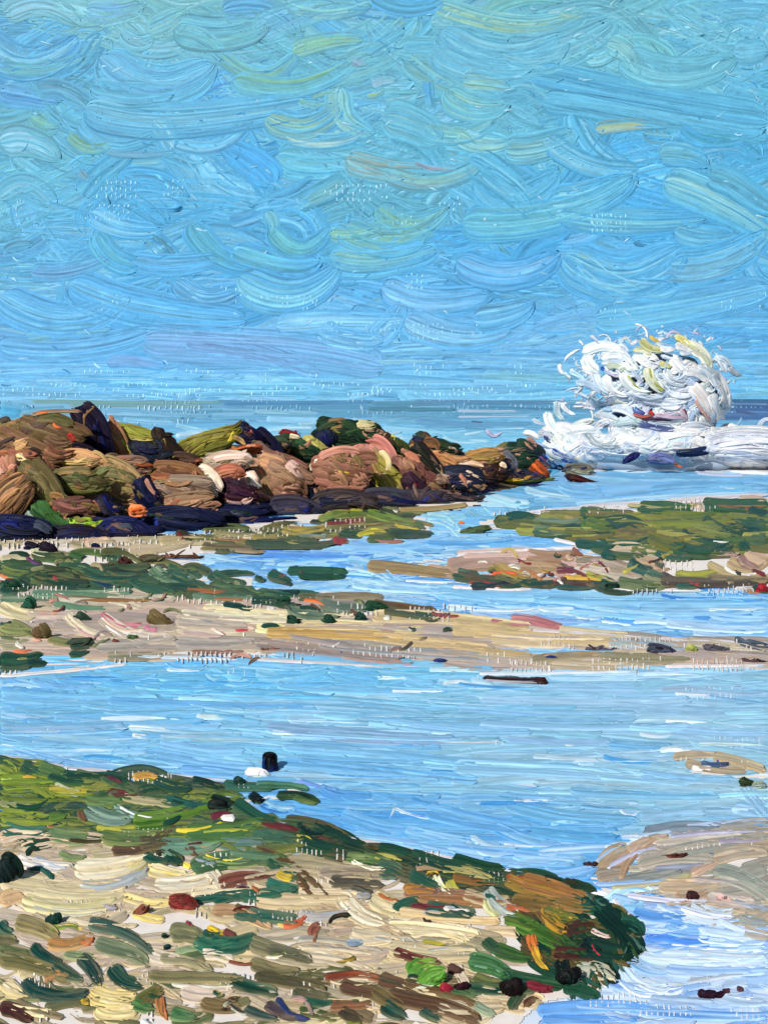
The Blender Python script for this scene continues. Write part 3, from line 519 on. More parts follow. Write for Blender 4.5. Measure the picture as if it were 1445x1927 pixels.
F_BANK = [(XL, 1420), (0, 1433), (180, 1460), (330, 1466), (470, 1478), (560, 1488), (590, 1510), (500, 1505), (478, 1520), (510, 1548), (620, 1576), (720, 1602), (850, 1626), (960, 1652), (1080, 1674), (1150, 1695), (1210, 1756), (1200, 1800), (1150, 1845), (1120, 1872), (1010, 1890), (975, 1927), (900, YB), (XL, YB)]
G_SAND = [(XR, 1540), (1445, 1552), (1290, 1562), (1200, 1580), (1128, 1622), (1108, 1650), (1140, 1690), (1250, 1696), (1320, 1706), (1345, 1730), (1445, 1765), (XR, 1800)]
I_BAR = [(1266, 1424), (1345, 1420), (1440, 1448), (1500, 1470), (1410, 1468), (1310, 1458), (1275, 1445)]
D_ISL = [(496, 1078), (560, 1072), (652, 1074), (650, 1092), (560, 1096), (505, 1100)]
for pl in (A_BAR, C_BED, F_BANK, G_SAND, I_BAR): sheet(beach, pl, 'e6ded6', 1.6, surf=land)
sandc = mixcol(['c4b294', 'b49c80', 'ccb8a0', 'a0948a', 'bca494', 'b0a098']); 
fill(beach, [(XL, 1110), (400, 1110), (700, 1140), (900, 1175), (1445, 1220), (XR, 1225), (XR, 1245), (1250, 1255), (900, 1258), (640, 1228), (XL, 1250)], 150, (110, 320), (14, 30), sandc, 2, 3, .03, (2, 3.2), thick=.7, relief=.5, dry=.5, inset=.3, surf=land)
fill(beach, [(XL, 1012), (380, 1010), (800, 960), (800, 990), (380, 1036), (XL, 1090)], 60, (50, 120), (10, 20), mixcol(['b0a284', 'c4b698', '8c8464', 'd0c4ac']), 0, 8, .08, (2, 3), thick=.7, relief=.5, dry=.5, inset=.1, surf=land)
fill(beach, [(XL, 1560), (500, 1580), (900, 1660), (1000, 1780), (900, YB), (XL, YB)], 430, (70, 230), (20, 44), mixcol(['c8b48c', 'b8a080', 'ac9c84', 'd4c094', '9c9074', 'bcac9c', 'b4a48c']), 2, 9, .10, (2, 3.4), thick=1.1, relief=1.1, dry=.6, step=1.5, inset=.3, surf=land)
fill(beach, G_SAND, 190, (80, 240), (16, 34), mixcol(['a89c8c', '8f8c84', 'b8a890', '9c9c94', 'b4a088']), -6, 8, .07, (2, 3.4), thick=1.1, relief=.7, dry=.5, inset=.3, surf=land)
fill(beach, C_BED, 90, (50, 130), (12, 24), mixcol(['c0a088', 'b49c78', 'a08468', 'ccb0a0']), 3, 6, .07, (2, 3), thick=.7, relief=.5, dry=.5, inset=.35, surf=land)
strokes(beach, """
700 1160 1000 1180 2 24 c8b080 dcc89c; 850 1185 1150 1210 4 26 c4a878 d8c090; 500 1195 760 1205 -2 20 b8904c cca868; 520 1180 800 1190 -2 20 d8c088 e4d09c
480 1180 540 1190 2 24 e4d494 e8dca8; 700 1200 920 1222 3 22 c8aa78 d8bc8c; 850 1225 1000 1240 3 20 bca478 ccb48c; 920 1205 1160 1215 3 18 d4bc94 e0cca8
380 1150 700 1170 -2 20 e8dcb4 e0d0a4; 340 1160 560 1175 2 18 dcd0b4 e8dcc0; 330 1190 470 1195 2 18 d0c0a8 c8b498; 540 1200 720 1225 2 14 988c88 a89c94; 480 1215 760 1240 3 18 a08c80 8c8484
600 1215 900 1240 2 18 9c9488 8898a4; 640 1235 780 1250 2 14 a8857c 9c8c80; 960 1165 1060 1185 -3 16 b06c6c c89490; 920 1175 1050 1185 -2 12 a8444c c08080
1050 1190 1180 1200 2 18 c8b490 d8c8a4; 1000 1250 1160 1236 -4 18 8c8068 a89878; 1130 1240 1300 1244 2 20 8c8464 a0967c; 1200 1210 1320 1225 4 14 a4b0b4 8c98a0; 1290 1210 1445 1225 3 16 b0a48c c0b49c
1140 1215 1210 1225 -4 18 9cb0b8 a8b4b4; 1380 1205 1445 1225 4 14 505c6c 788494
0 1060 70 1052 -2 14 bcae8c; 160 1030 210 1020 -6 18 c8a88c d8bca0; 220 1040 370 1020 6 18 b4a07c c0b090; 300 1025 440 1022 -3 18 a89870 b8a880; 60 1035 110 1045 5 18 c8c0a0
100 1135 330 1130 4 26 a8a088 bcb49c; 0 1140 70 1160 6 30 c8b888 d4c8a0; 50 1160 160 1158 3 16 bca898 c8b4a4; 190 1165 330 1200 20 24 b8a898 c4b4a4; 330 1170 470 1180 2 26 c4b49c b0a498
125 1160 200 1202 10 20 e0d4b0 c8bca0; 140 1175 195 1205 8 10 d8a0a0 e4ccb8; 190 1158 270 1180 10 12 b04850 d89098; 195 1165 275 1190 12 12 e0a898 e8d8b8; 190 1165 280 1185 24 8 f4f2ee
70 1158 118 1160 3 10 e07c50 d8a890; 270 1180 300 1190 3 10 c88490; 0 1215 60 1210 3 16 9c9474; 180 1220 330 1205 4 22 989084 a8a094; 200 1240 310 1235 3 16 8c8068 a09880
330 1215 480 1212 3 22 9c948c b4a898; 360 1228 460 1228 2 8 94604c 8c7468; 25 1230 60 1228 2 6 d87850; 440 1190 470 1188 2 6 c8484c; 340 1195 420 1200 2 10 c0a49c
200 1130 270 1145 -4 24 d0c4a8 e0d8c4
690 1068 860 1088 -2 20 8c7450 a08860; 840 1070 980 1062 -8 26 b8988c ac8c78; 870 1055 1010 1052 2 18 c8a898 d4b4a8; 930 1060 1000 1090 10 18 a88c40 b8a070; 990 1050 1080 1052 3 22 947050 ac886c
975 1070 1060 1075 -2 20 b49070 bc9c80; 1080 1055 1200 1095 12 22 c0b09c 8c7c6c; 1090 1065 1210 1085 -6 22 b8a890 94806c; 1150 1040 1250 1050 -5 24 b8a488 c8b498; 1060 1060 1130 1060 3 16 d4b0a8 c8a09c
1340 1040 1390 1046 3 14 b08c84; 1370 1060 1445 1055 14 22 a8906c c4a878; 1400 1045 1445 1060 4 18 d0b090; 1390 1050 1430 1075 8 18 a0786c b08c84; 1360 1070 1430 1080 12 6 f4f0e8; 1330 1065 1445 1088 10 14 a88c58 b8a478
1080 1075 1150 1080 4 20 c4b498 d4c4b4; 1190 1045 1250 1065 4 14 bfa080; 860 1045 1000 1040 -2 10 d8b8ac e0c8bc
1130 1640 1180 1600 -10 26 a08868 b8a084; 1160 1660 1230 1580 -12 24 ac8c6c c0a48c; 1180 1610 1260 1580 -8 18 c8b09c b49c84; 1210 1570 1360 1560 -4 18 6c7c8c 8494a0; 1350 1560 1445 1550 -2 16 8c8c8c a0a09c
1230 1590 1400 1575 -3 16 b0a494 c4bcb0; 1260 1610 1445 1590 -4 26 8c948c a4a090; 1200 1630 1340 1620 -4 24 98988c b0a494; 1150 1660 1280 1640 6 20 848c84 9ca098; 1150 1675 1300 1650 4 8 a8a048 b0ac90
1340 1620 1445 1610 -6 24 a89c88 bcac98; 1300 1650 1370 1620 -4 18 bc987c c8ac94; 1340 1640 1445 1680 -8 26 a0a498 8c9488; 1350 1655 1445 1700 -8 20 989c90 b0ac9c; 1240 1670 1360 1665 4 26 b8a084 c4ac90
1270 1690 1330 1680 3 26 b4987c a88c74; 1330 1690 1420 1700 6 22 b8a8a0 c4b8ac; 1390 1730 1445 1740 4 20 8c9c9c b4a898; 1400 1755 1445 1765 3 18 c8b4a0 9ca8a8; 1120 1650 1180 1640 4 24 948474 a89c8c
1265 1428 1350 1426 -2 14 a89880 b8a88c; 1290 1440 1400 1452 4 16 a49478 b4a68c; 1340 1428 1440 1455 -4 16 b89c74 b0a488; 1300 1448 1340 1450 2 8 e8e0d8
""", w0=3.6, surf=land, wk=1.15, thick=.8, relief=.9, dry=.55, step=1.4)
# foreground sand, loaded creamy strokes
strokes(beach, """
0 1590 130 1592 -14 30 e0c4a4 e8d8c4; 40 1600 260 1605 -20 26 e4c8ac dcccb8; 30 1620 140 1640 6 24 d0d8e0 ece8e4; 60 1620 130 1640 4 16 7090c8 c0ccd8; 0 1660 240 1670 10 40 c8bc98 dcd0b0
140 1640 280 1620 8 40 dcd0a8 e8e0c8; 240 1640 280 1615 4 24 e0d088 d8c894; 150 1670 280 1640 16 22 a8b8c4 d0d4cc; 60 1690 240 1690 10 34 d0c8a4 c0b898; 40 1700 220 1700 14 30 dcd4a8 ccc490
280 1640 350 1650 4 26 e8d07c e8e0c4; 230 1690 330 1700 8 20 e8cc60 ecdc9c; 290 1670 400 1655 6 30 d8d0bc e4dccc; 0 1700 50 1690 -2 30 cca880 d8b890; 380 1630 420 1680 -4 24 e4dcc8 d8ccb4
250 1720 310 1735 4 16 f0cc40 e8dc90; 60 1710 200 1720 8 14 bcc0b8 d4ccb8; 110 1725 260 1745 10 14 b4bcc0 d0c4a8; 120 1745 160 1750 3 10 e8c860; 360 1690 480 1680 -3 26 d8c8a4 e4d8bc
560 1680 680 1690 6 26 d4c0a0 e0d0b4; 480 1695 660 1700 4 28 c4b08c d8c8a4; 560 1725 660 1715 12 22 c4b8b0 a8b0bc; 640 1690 720 1745 10 34 d8c8ac e4dcc4; 400 1720 510 1750 -10 26 a88464 b89878
520 1740 560 1745 4 12 e0c468; 560 1780 720 1800 -8 26 8c94a0 b4ac98; 560 1800 700 1830 -4 30 c8bca4 d8ccb4; 660 1760 740 1770 6 34 d4c4a4 e0d4bc; 700 1690 760 1720 4 40 ccbc94 dcd0ac
730 1745 900 1765 -6 26 d8c8a0 e8dcc0; 770 1760 880 1775 -12 24 ece0bc dcd0a4; 700 1765 780 1775 4 14 a0a4a4 b4b4ac; 730 1790 900 1800 6 34 c8b894 d4c8a4; 740 1720 940 1740 2 20 d4c094 c8a878
740 1850 850 1870 6 34 d0bc94 dccca8; 860 1820 880 1860 4 20 d4c0a8 e0d4c4; 800 1800 900 1795 -3 12 8c98a8 a4a8a8; 170 1870 260 1880 10 44 d8c078 e4d49c; 180 1900 260 1910 6 40 dcc884 e8d8a4
0 1860 50 1880 6 50 e4dcc4 dcc890; 20 1900 100 1910 4 20 e0d0a4; 340 1870 440 1870 8 30 d8c8bc c8b8a8; 320 1858 440 1862 3 8 ece4dc; 280 1800 340 1810 6 30 c8bca8 d8ccbc; 380 1800 440 1815 -6 22 d4c8bc e0d8cc
500 1800 620 1820 4 24 b4a890 c4b8a0; 620 1840 700 1850 4 26 c8bca0 d4c8b0; 880 1870 960 1880 4 26 bcac90 ccbca4; 1060 1850 1150 1840 -8 30 b8b8a0 c8c8b4; 1080 1830 1155 1850 -14 24 c4c8b8 a8b0a0
820 1900 950 1900 4 26 c8bca8 b4a88c; 900 1870 1000 1880 3 18 c4c0a8; 460 1660 600 1650 -8 26 b0a48c 9c9078; 600 1650 720 1650 -4 26 8c8070 a09484; 540 1630 700 1660 -8 26 a49c80 8c8468
1030 1680 1100 1690 3 24 b07c44 a06c40; 950 1660 1100 1700 4 30 a87444 8c6838; 870 1690 960 1700 3 24 b8a484 c8b494
""", w0=4.6, surf=land, wk=1.1, under=bankc, soft=.3, mixk=.93, tint=np.array([1.0, .97, .93]), thick=1.3, relief=1.2, dry=.55, step=1.4)
for a, b, y, y2, r in [(0, 480, 1020, 1010, 2), (180, 330, 1030, 1024, 3), (240, 470, 1125, 1140, 1), (260, 480, 1205, 1200, 1), (560, 660, 955, 952, 1), (330, 420, 1215, 1210, 1), (0, 60, 1270, 1266, 1), (480, 640, 1128, 1128, 1), (560, 1000, 1215, 1240, 2), (1000, 1445, 1250, 1245, 2), (1150, 1400, 1222, 1222, 1), (930, 1100, 972, 962, 1), (1260, 1340, 948, 944, 2), (1250, 1330, 1060, 1066, 2), (1230, 1400, 1590, 1585, 1), (1280, 1420, 1430, 1440, 1), (1290, 1445, 1600, 1592, 1), (760, 900, 1140, 1150, 1), (440, 560, 1010, 1000, 1), (300, 520, 1236, 1240, 1)]:
    ticks(beach, a, b, y, y2, r, 'e6ded4', 5, land, skip=.4)
for i in range(40):
    x, y = rng.uniform(20, 900), rng.uniform(1600, 1920); ticks(beach, x, x+rng.uniform(20, 60), y, y, RND.choice([1, 2, 2]), 'e6ded4', 6.4, land, skip=.35)
strokes(beach, '''
960 974 1100 958 -1 8 d4cccc c8ccd8;1090 958 1260 946 -1 9 d4cccc d4d0d8;1250 947 1445 934 -1 9 d4cccc d8d8e0;0 1428 150 1452 0 8 d4cccc;120 1450 320 1462 1 9 d4cccc c8d0e0;300 1462 480 1478 1 9 d4cccc d0d4e4
540 1488 592 1508 -2 8 eae2e0;470 1518 520 1552 3 9 d4cccc;520 1552 620 1574 0 9 d4cccc ccd4e4;600 1572 760 1600 0 9 d4cccc d0c8cc;750 1600 900 1630 0 9 d4cccc ccd4e4;880 1630 1080 1668 0 10 ece4e4 d4d4e0;1060 1664 1150 1690 0 10 ece6e4
1380 1112 1445 1108 0 6 d4cccc;1150 1112 1320 1114 0 7 d4cccc d0dcec;850 1108 1000 1112 1 6 d4cccc;1000 1190 1250 1208 0 8 d4cccc d8c8c4;1240 1206 1445 1214 0 8 d4cccc dcd4d8;0 1276 240 1252 2 7 d4cccc;240 1240 480 1244 0 6 d4cccc c8d8e4;480 1244 760 1260 0 6 d4cccc;900 1272 1240 1266 0 6 d4cccc c8d4e0;1250 1258 1445 1256 0 7 d4cccc
860 1050 1090 1034 -2 7 ece4e2;1040 1018 1100 1032 0 6 e8e4e4;376 1042 440 1040 0 6 d4cccc;1150 1690 1215 1752 4 10 e8e4e4''', w0=3.4, surf=land, thick=.5, relief=.6, dry=.8, step=1.5)
strokes(beach, '''
1140 1640 1240 1600 -6 10 a4c0e0 b8b4c8;1120 1668 1260 1660 3 9 98b8e0;1180 1690 1330 1700 4 10 a8c4e8 c8c8d8;1260 1580 1445 1566 -2 9 a8a4b8 8c98ac;1290 1560 1445 1548 -1 9 b4b8cc 9cb4d0;1200 1580 1290 1562 0 8 a4b8d4;1230 1640 1330 1632 2 9 98a0b0;1350 1590 1445 1584 0 9 a49cac
1280 1712 1380 1730 6 12 b8cce4 d0d4e4;1350 1735 1445 1770 4 12 c4d4ec;1380 1700 1445 1715 3 10 a8b0c0;1150 1690 1200 1700 2 9 94bce8;1300 1660 1445 1668 2 10 a8a8a8 bcaca4;1120 1630 1170 1596 -4 8 a8bcd4''', w0=5.3, surf=land, thick=.6, relief=.9, dry=.95, step=1.4)
for a, b, y, y2 in [(0, 480, 1020, 1004), (0, 420, 1110, 1120), (200, 600, 1236, 1236), (420, 860, 1130, 1158), (900, 1445, 1255, 1250), (980, 1445, 1205, 1212), (1100, 1445, 956, 946), (1100, 1445, 1106, 1104), (0, 480, 1446, 1476), (560, 1060, 1590, 1668), (0, 500, 1562, 1572), (380, 800, 1012, 975), (0, 700, 1830, 1850), (100, 900, 1700, 1740)]:
    ticks(beach, a, b, y, y2, 2, 'd8d0c8', 5.9, land, per=9, skip=.58, hh=(6, 12))
tag(beach.build('beach', M_SAND), kind='structure')

# ---- seaweed: uncountable blades and mats, one object per bed
weedc = mixcol(['1f4a38', '2c5540', '3e5a38', '4f5a34', '55703c', '17362c', '6a6a3c', '2f6248'])
def weedbed(name, label, fills, text, w0=4.4, **kw):
    kw = dict(dict(under=bankc, soft=.13, mixk=1.0), **kw)
    M = Paint()
    for f in fills: fill(M, f[0], f[1], f[2], f[3], f[4], f[5], f[6], f[7], (3.6, 4.6), surf=land, under=kw['under'], soft=.16, thick=.9, relief=.9, dry=.75, step=1.5, inset=.25)
    strokes(M, text, w0=w0, surf=land, wk=1.08, **dict(dict(thick=1.1, relief=1.0, dry=.65, step=1.4), **kw))
    return tag(M.build(name, M_WEED), label, 'seaweed', None, 'stuff')
weedbed('seaweed_bed', 'dark green seaweed spread over the sand below the left half of the breakwater', [
    ([(XL, 1045), (0, 1045), (120, 1040), (300, 1050), (420, 1080), (470, 1110), (640, 1120), (640, 1128), (420, 1130), (240, 1112), (100, 1110), (XL, 1120)], 150, (30, 90), (8, 18), weedc, 5, 9, .08),
    ([(XL, 1225), (0, 1228), (60, 1232), (60, 1255), (0, 1270), (XL, 1290)], 30, (30, 80), (10, 18), weedc, 4, 6, .06)], """
0 1070 70 1080 8 20 4f6a34 6c7c40; 0 1082 80 1078 6 16 2c5a3c 3e6c44; 30 1105 60 1112 0 22 1f4a34; 0 1110 36 1115 4 22 1c4436 2f5c48; 60 1085 170 1105 6 22 1c4a38 17362c
80 1095 150 1108 6 16 24503c 1a3c30; 150 1070 260 1090 8 22 1f5240 2c6048; 170 1095 300 1092 6 20 1a4a3c 246050; 180 1100 240 1106 6 8 17306c 1f4a58; 240 1090 330 1120 6 20 2c5a44 406850
280 1080 370 1098 6 18 6c8468 58745c; 290 1070 320 1090 6 22 5c7c5c 7c9070; 130 1045 160 1050 4 18 3f6c3c; 120 1060 170 1080 6 20 5c7444 8c9060; 60 1120 250 1118 4 16 5c8468 88a07c
0 1130 100 1128 3 14 7c8c70 3f6450; 320 1085 390 1105 6 16 1f5040 2f6450; 390 1090 480 1085 -4 14 2c5c48 1f4c3c; 400 1105 480 1112 4 14 4c6c4c 6c7c50; 100 1140 200 1150 3 10 5f8468; 130 1130 300 1135 3 8 7a5a3c 94643c
360 1125 480 1130 2 14 4c7058 6c8468; 420 1140 480 1150 3 14 2c5444 1f443c; 470 1135 540 1130 2 14 2f503c 1f4434; 480 1130 560 1140 3 20 2c5040 4c6040; 60 1048 120 1050 4 14 4c6040 2c4c3c
0 1185 60 1190 6 26 7c8448 8c8c58; 20 1175 80 1200 4 18 6c7040 848454; 90 1205 150 1215 3 16 7c7c4c; 0 1200 40 1205 2 12 5c6c48; 130 1215 180 1213 2 20 1c4438 2c5044; 130 1235 170 1230 2 14 24503c 3c5844
0 1248 80 1240 3 30 1c4a34 2c5c40; 50 1250 90 1252 2 14 1f443c; 0 1262 60 1258 2 12 2c5440 4c5c40; 0 1180 22 1178 2 8 2c5a48; 410 1120 520 1128 3 12 3c6048 5c7050
560 1130 620 1132 -2 16 5c5c3c 6c6848; 600 1140 700 1148 4 20 5c6c5c 748070; 540 1150 640 1165 4 20 4f6854 788068; 700 1140 820 1152 4 16 7c5c34 6a4c30; 720 1152 820 1165 3 16 4c5c44 6c5c3c; 560 1148 600 1146 2 10 1f4a38; 740 1158 850 1162 2 10 3c5c48
570 1136 612 1146 -5 5 d86834 c87444; 590 1130 720 1128 -3 12 7c6850 8c7c60; 810 1160 865 1165 2 6 a03844 8c4c4c; 380 1172 410 1176 2 5 8c98a0; 810 1155 840 1170 2 5 8c2c3c
350 1115 450 1118 2 8 a86034 8c5c34; 400 1132 460 1130 2 8 b0643c; 0 1085 30 1092 3 5 d87c4c; 100 1092 112 1098 0 7 b83048; 50 1052 80 1068 4 8 8c2440 4c50a0""")
weedbed('seaweed_bed', 'olive and yellow green weed strip hugging the foot of the breakwater above the channel', [
    ([(360, 1010), (560, 985), (650, 958), (800, 970), (800, 1000), (640, 1018), (400, 1040)], 70, (30, 90), (8, 16), mixcol(['6d6c3c', '4f5a34', '7c8044', '3e5a38', '8c7c48', '2c4a38']), 0, 5, .06)], """
330 1010 400 1020 3 16 2c3028 4c4838; 380 1000 470 1000 -4 14 5c6440 7c8450; 400 1010 500 1012 4 14 8c8c60 a09468; 460 1028 620 1030 3 14 3c5440 4c5c44; 480 1020 600 1018 2 10 5c5040 4c5c44
530 1002 612 1000 4 16 b09840 8c7c38; 470 1015 530 1010 3 12 8c8444 a08c4c; 380 1030 480 1034 2 12 6c6048 7c6c50; 613 990 690 982 2 12 8c2830 7c3438; 620 975 720 980 -3 14 7c8840 5c7434
600 985 660 970 -3 16 6c8440 8c9048; 655 965 690 962 -2 16 a8a83c 8c9838; 690 968 780 985 6 18 5c7c34 7c9040; 740 990 790 1000 4 8 d8b43c 8c9038; 670 1010 730 1005 -3 12 a8a030 c8bc3c; 690 1003 715 1002 -2 10 d0c43c
700 1020 760 1022 2 6 a06c5c; 690 1018 740 1015 3 12 4c6038 6c6c38; 730 1005 810 1010 2 18 1f4838 3c5038; 625 1020 655 1024 1 12 8c2c34 a0383c; 640 1005 690 1000 3 12 2c5444 3c5c40; 560 1028 640 1022 3 10 5c5c48
560 1010 620 1012 2 8 94a098 4c6c60; 455 1015 480 1012 2 8 d8c0a0; 400 1020 470 1022 2 6 9c7050; 750 965 880 955 2 8 b09858 9c8454; 780 985 800 1000 1 6 4c6c44; 335 1006 350 1022 2 8 8c2c34; 440 1040 500 1042 2 6 8c7c68""", w0=4.8)
weedbed('seaweed_bed', 'olive green seaweed bank on the right between sea and channel', [
    ([(930, 985), (1100, 968), (1445, 946), (XR, 940), (XR, 1040), (1445, 1040), (1280, 1055), (1140, 1035), (1060, 1010), (940, 1000)], 170, (60, 170), (12, 26), mixcol(['5c7028', '74782c', '84782c', '3c5c34', '7c6c30', '84842f', '2c5038', '17402c', 'a09c44', '8c6c34']), 0, 5, .06)], """
950 980 1005 980 -4 18 17443c 1f503c; 1000 990 1090 985 2 22 5c7454 748468; 1030 972 1110 974 6 16 74742c 8c7c34; 1060 978 1105 980 3 10 9c8438 a89448; 1000 1005 1080 1010 3 14 2c5044 5c7454; 1090 968 1160 970 3 22 24502c 3c6434
1090 990 1160 1000 4 24 5c7424 3c6430; 1060 1010 1160 1005 2 22 7c6c2c 6c6c24; 1135 990 1225 1005 -12 22 1c4434 24503c; 1150 1000 1222 998 -10 14 2c5040 1f4838; 1200 960 1300 962 2 26 2c5c34 406c34; 1220 985 1380 980 2 34 6c7820 7c8428
1300 990 1380 1010 2 30 5c6c24 7c8440; 1320 955 1445 955 0 26 3c6430 2c5834; 1345 952 1445 962 3 14 7c5428 946434; 1405 960 1445 970 4 14 24483c; 1320 980 1400 1010 8 20 3c5c34 2c4c34; 1360 1000 1400 1004 2 26 1c4438 24503c
1395 996 1430 1002 2 18 1f483c; 1380 985 1445 1000 3 30 3c5c38 4c6c34; 1220 1010 1290 1030 8 30 7c6c20 5c6820; 1280 1005 1360 1025 6 14 34603c 1c4838; 1258 1025 1345 1045 8 26 1c4c3c 24583c; 1340 1040 1380 1025 3 20 24503c
1160 1025 1230 1020 4 14 24583c 346048; 1080 1025 1160 1030 3 16 1f5040 2c5c48; 1100 985 1150 995 2 18 5c7020; 1388 1025 1415 1038 2 20 24503c 1c4434; 1230 1045 1300 1055 4 14 2c5c48 3c6450; 1410 1015 1445 1020 2 26 4c6444 5c7048
1338 1022 1376 1025 1 8 e8e4e0 a8b098; 1180 955 1250 962 0 6 b0a878 5c7040""", w0=4.8)
weedbed('seaweed_patch', 'mixed dark green and orange weed fringe along the lower edge of the right bank', [
    ([(860, 1085), (1000, 1095), (1130, 1100), (1300, 1100), (1280, 1108), (1130, 1112), (1000, 1104), (890, 1104)], 30, (40, 100), (8, 14), mixcol(['4c4a26', '3c5838', '1f4838', '6c4c30']), 1, 4, .05)], """
885 1108 950 1100 3 12 1c2c50 2c4434; 945 1100 960 1106 0 8 1a2250; 880 1100 940 1108 -4 6 b03834 8c3030; 925 1085 975 1088 -4 6 d8582c; 975 1076 1020 1098 -4 8 cc5c2c b07c4c; 930 1088 1010 1104 3 14 7c7038 5c6438
860 1080 900 1085 2 14 4c6048 6c4c3c; 1045 1078 1105 1095 -6 12 7c2838 8c3840; 1060 1090 1130 1096 -2 10 d8b03c b88838; 1100 1084 1150 1095 3 12 c8b434 9c9c38; 1040 1100 1120 1106 3 12 5c2c30 6c3c38; 1045 1108 1120 1110 2 8 2c5848
1130 1098 1160 1105 0 18 1c4438 24503c; 1160 1100 1260 1108 3 20 5c6c40 788058; 1180 1068 1250 1090 4 18 2c5c4c 4c6c5c; 1210 1085 1260 1105 3 20 7c7c50 94906c; 1130 1045 1160 1055 0 20 1f5040; 1185 1056 1225 1075 6 12 1f4c3c
1270 1085 1350 1078 8 18 a8a030 8c8c34; 1240 1100 1445 1098 3 16 5c4438 6c5c44; 1290 1098 1320 1106 2 10 b8303c; 1300 1102 1360 1104 2 10 7c2c30; 1330 1092 1445 1098 2 14 7c684c 94805c; 1080 1065 1120 1072 -4 16 a89478 8c7c64
1415 1108 1445 1118 2 12 1c4438; 860 1075 890 1083 2 8 4c7058; 1240 1085 1290 1100 3 14 5c4448; 1270 1108 1310 1110 1 8 2c5c48""", w0=5)
weedbed('seaweed_islet', 'thin dark green weed islet lying across the channel', [], """
505 1084 545 1096 2 20 1c4c38 245840; 540 1080 655 1080 -2 14 1f5038 2c5c44; 560 1086 650 1090 2 12 1c4834 24543c; 480 1090 500 1096 2 10 24503c; 530 1098 550 1104 0 8 1c4438; 523 1093 540 1094 -3 5 b03840; 563 1080 572 1086 0 8 4c4434; 555 1070 566 1082 0 8 24543c""", w0=5)
# the great foreground bank
weedbed('seaweed_bed', 'bright green and olive seaweed covering the upper slope of the near bank', [
    ([(XL, 1425), (0, 1440), (180, 1466), (330, 1474), (470, 1486), (480, 1525), (510, 1552), (620, 1580), (560, 1620), (420, 1600), (250, 1600), (100, 1585), (XL, 1590)], 240, (60, 160), (16, 30), mixcol(['4c6438', '6c7c34', '3c5c3c', '5c7050', '24503c', '84883c', '5c6850', '3c5448']), 3, 8, .08)], """
-20 1430 40 1450 -2 16 3c5c44 24483c; 0 1445 30 1460 0 30 6c8434 8c943c; 40 1445 80 1468 0 30 2c5040 3c6048; 70 1450 130 1465 0 26 4c6c38 5c7844; 120 1460 200 1465 4 18 1f4a3c 2c5c44; 90 1466 180 1476 6 20 24503c 3c6440
0 1480 100 1480 -4 34 6c8430 849434; 40 1470 74 1472 -3 6 d8a844; 0 1500 180 1498 4 30 6c7c30 849038; 90 1490 170 1492 3 16 b8a83c 8c903c; 100 1484 155 1500 3 16 c8c4a4 a8ac84; 150 1482 220 1485 2 20 7c8438 8c8c44
196 1464 246 1478 -3 20 1c4434 2c5844; 198 1472 230 1480 -2 10 6c3440; 250 1470 300 1470 -6 14 c8984c b8883c; 290 1475 360 1490 4 22 24483c 2c5448; 360 1474 425 1492 -2 18 14342c 1c4034; 420 1480 520 1488 3 18 2c5c4c 3c6c5c; 440 1472 460 1484 0 20 1c4440
200 1495 310 1498 4 12 7c3840 6c3438; 230 1504 340 1520 4 16 a09870 b0a47c; 15 1515 98 1510 14 18 1c4438 245444; 30 1528 85 1524 4 10 24543c; 112 1530 132 1535 0 14 1f5040; 70 1528 90 1542 0 10 8c2838
0 1545 130 1545 4 34 7c8c34 8c9838; 90 1545 130 1540 2 20 5c7c34; 5 1562 90 1568 10 26 24584c 3c7060; 90 1562 110 1560 2 5 c02c3c; 90 1570 170 1580 6 30 5c7854 788c5c; 130 1585 200 1588 3 10 4c4428
160 1525 250 1545 10 34 5c7c70 7c9484; 215 1520 320 1540 12 14 a8c4b8 7ca090; 225 1524 320 1546 8 7 f0f4f0; 150 1530 165 1555 2 14 7c5438; 250 1550 410 1510 10 28 4c7424 6c8c34; 250 1560 330 1558 2 20 3c6c24 54782c
180 1565 260 1562 3 12 c8c044 8c9440; 190 1575 300 1580 6 34 4f6c38 6c7c48; 210 1605 330 1560 16 22 5c4438 74583f; 260 1595 320 1585 3 26 4c4c34 6c5c44; 310 1510 400 1522 6 16 24545c 2c6454; 320 1508 370 1520 2 14 1c3c34
395 1512 442 1526 -2 26 141c1c 1c342c; 400 1520 430 1530 0 16 5c6450 3c5044; 440 1516 520 1550 3 22 1c5040 246048; 395 1545 440 1540 -2 14 7c2c3c 6c3444; 330 1568 420 1555 6 7 d8c03c; 350 1575 500 1555 8 34 547c34 4c7444
300 1600 420 1590 4 34 4c7c64 6c9078; 410 1590 500 1590 4 26 748c84 4c7870; 270 1615 320 1625 6 16 1f5444; 310 1615 345 1628 0 24 1c4438 1f5040; 350 1595 372 1620 0 18 6c4434; 345 1630 360 1640 0 10 e8cc50; 320 1600 350 1590 -2 10 5c7c6c
480 1484 580 1490 -3 12 3c6c54 508068; 520 1505 600 1512 -6 16 1c3c2c 4c6c3c; 470 1500 490 1512 0 18 14242c; 540 1500 600 1515 2 14 3c5c34 6c7c44; 110 1610 165 1618 6 14 5c7848 748458; 0 1470 30 1475 0 10 a8b050
190 1470 260 1500 3 12 4c6440; 0 1512 60 1518 3 18 a8a478 8c9060; 380 1575 470 1570 -3 8 b8b83c; 60 1480 110 1505 8 20 788830; 160 1510 230 1515 3 20 4c7040 6c8450""", w0=5.4)
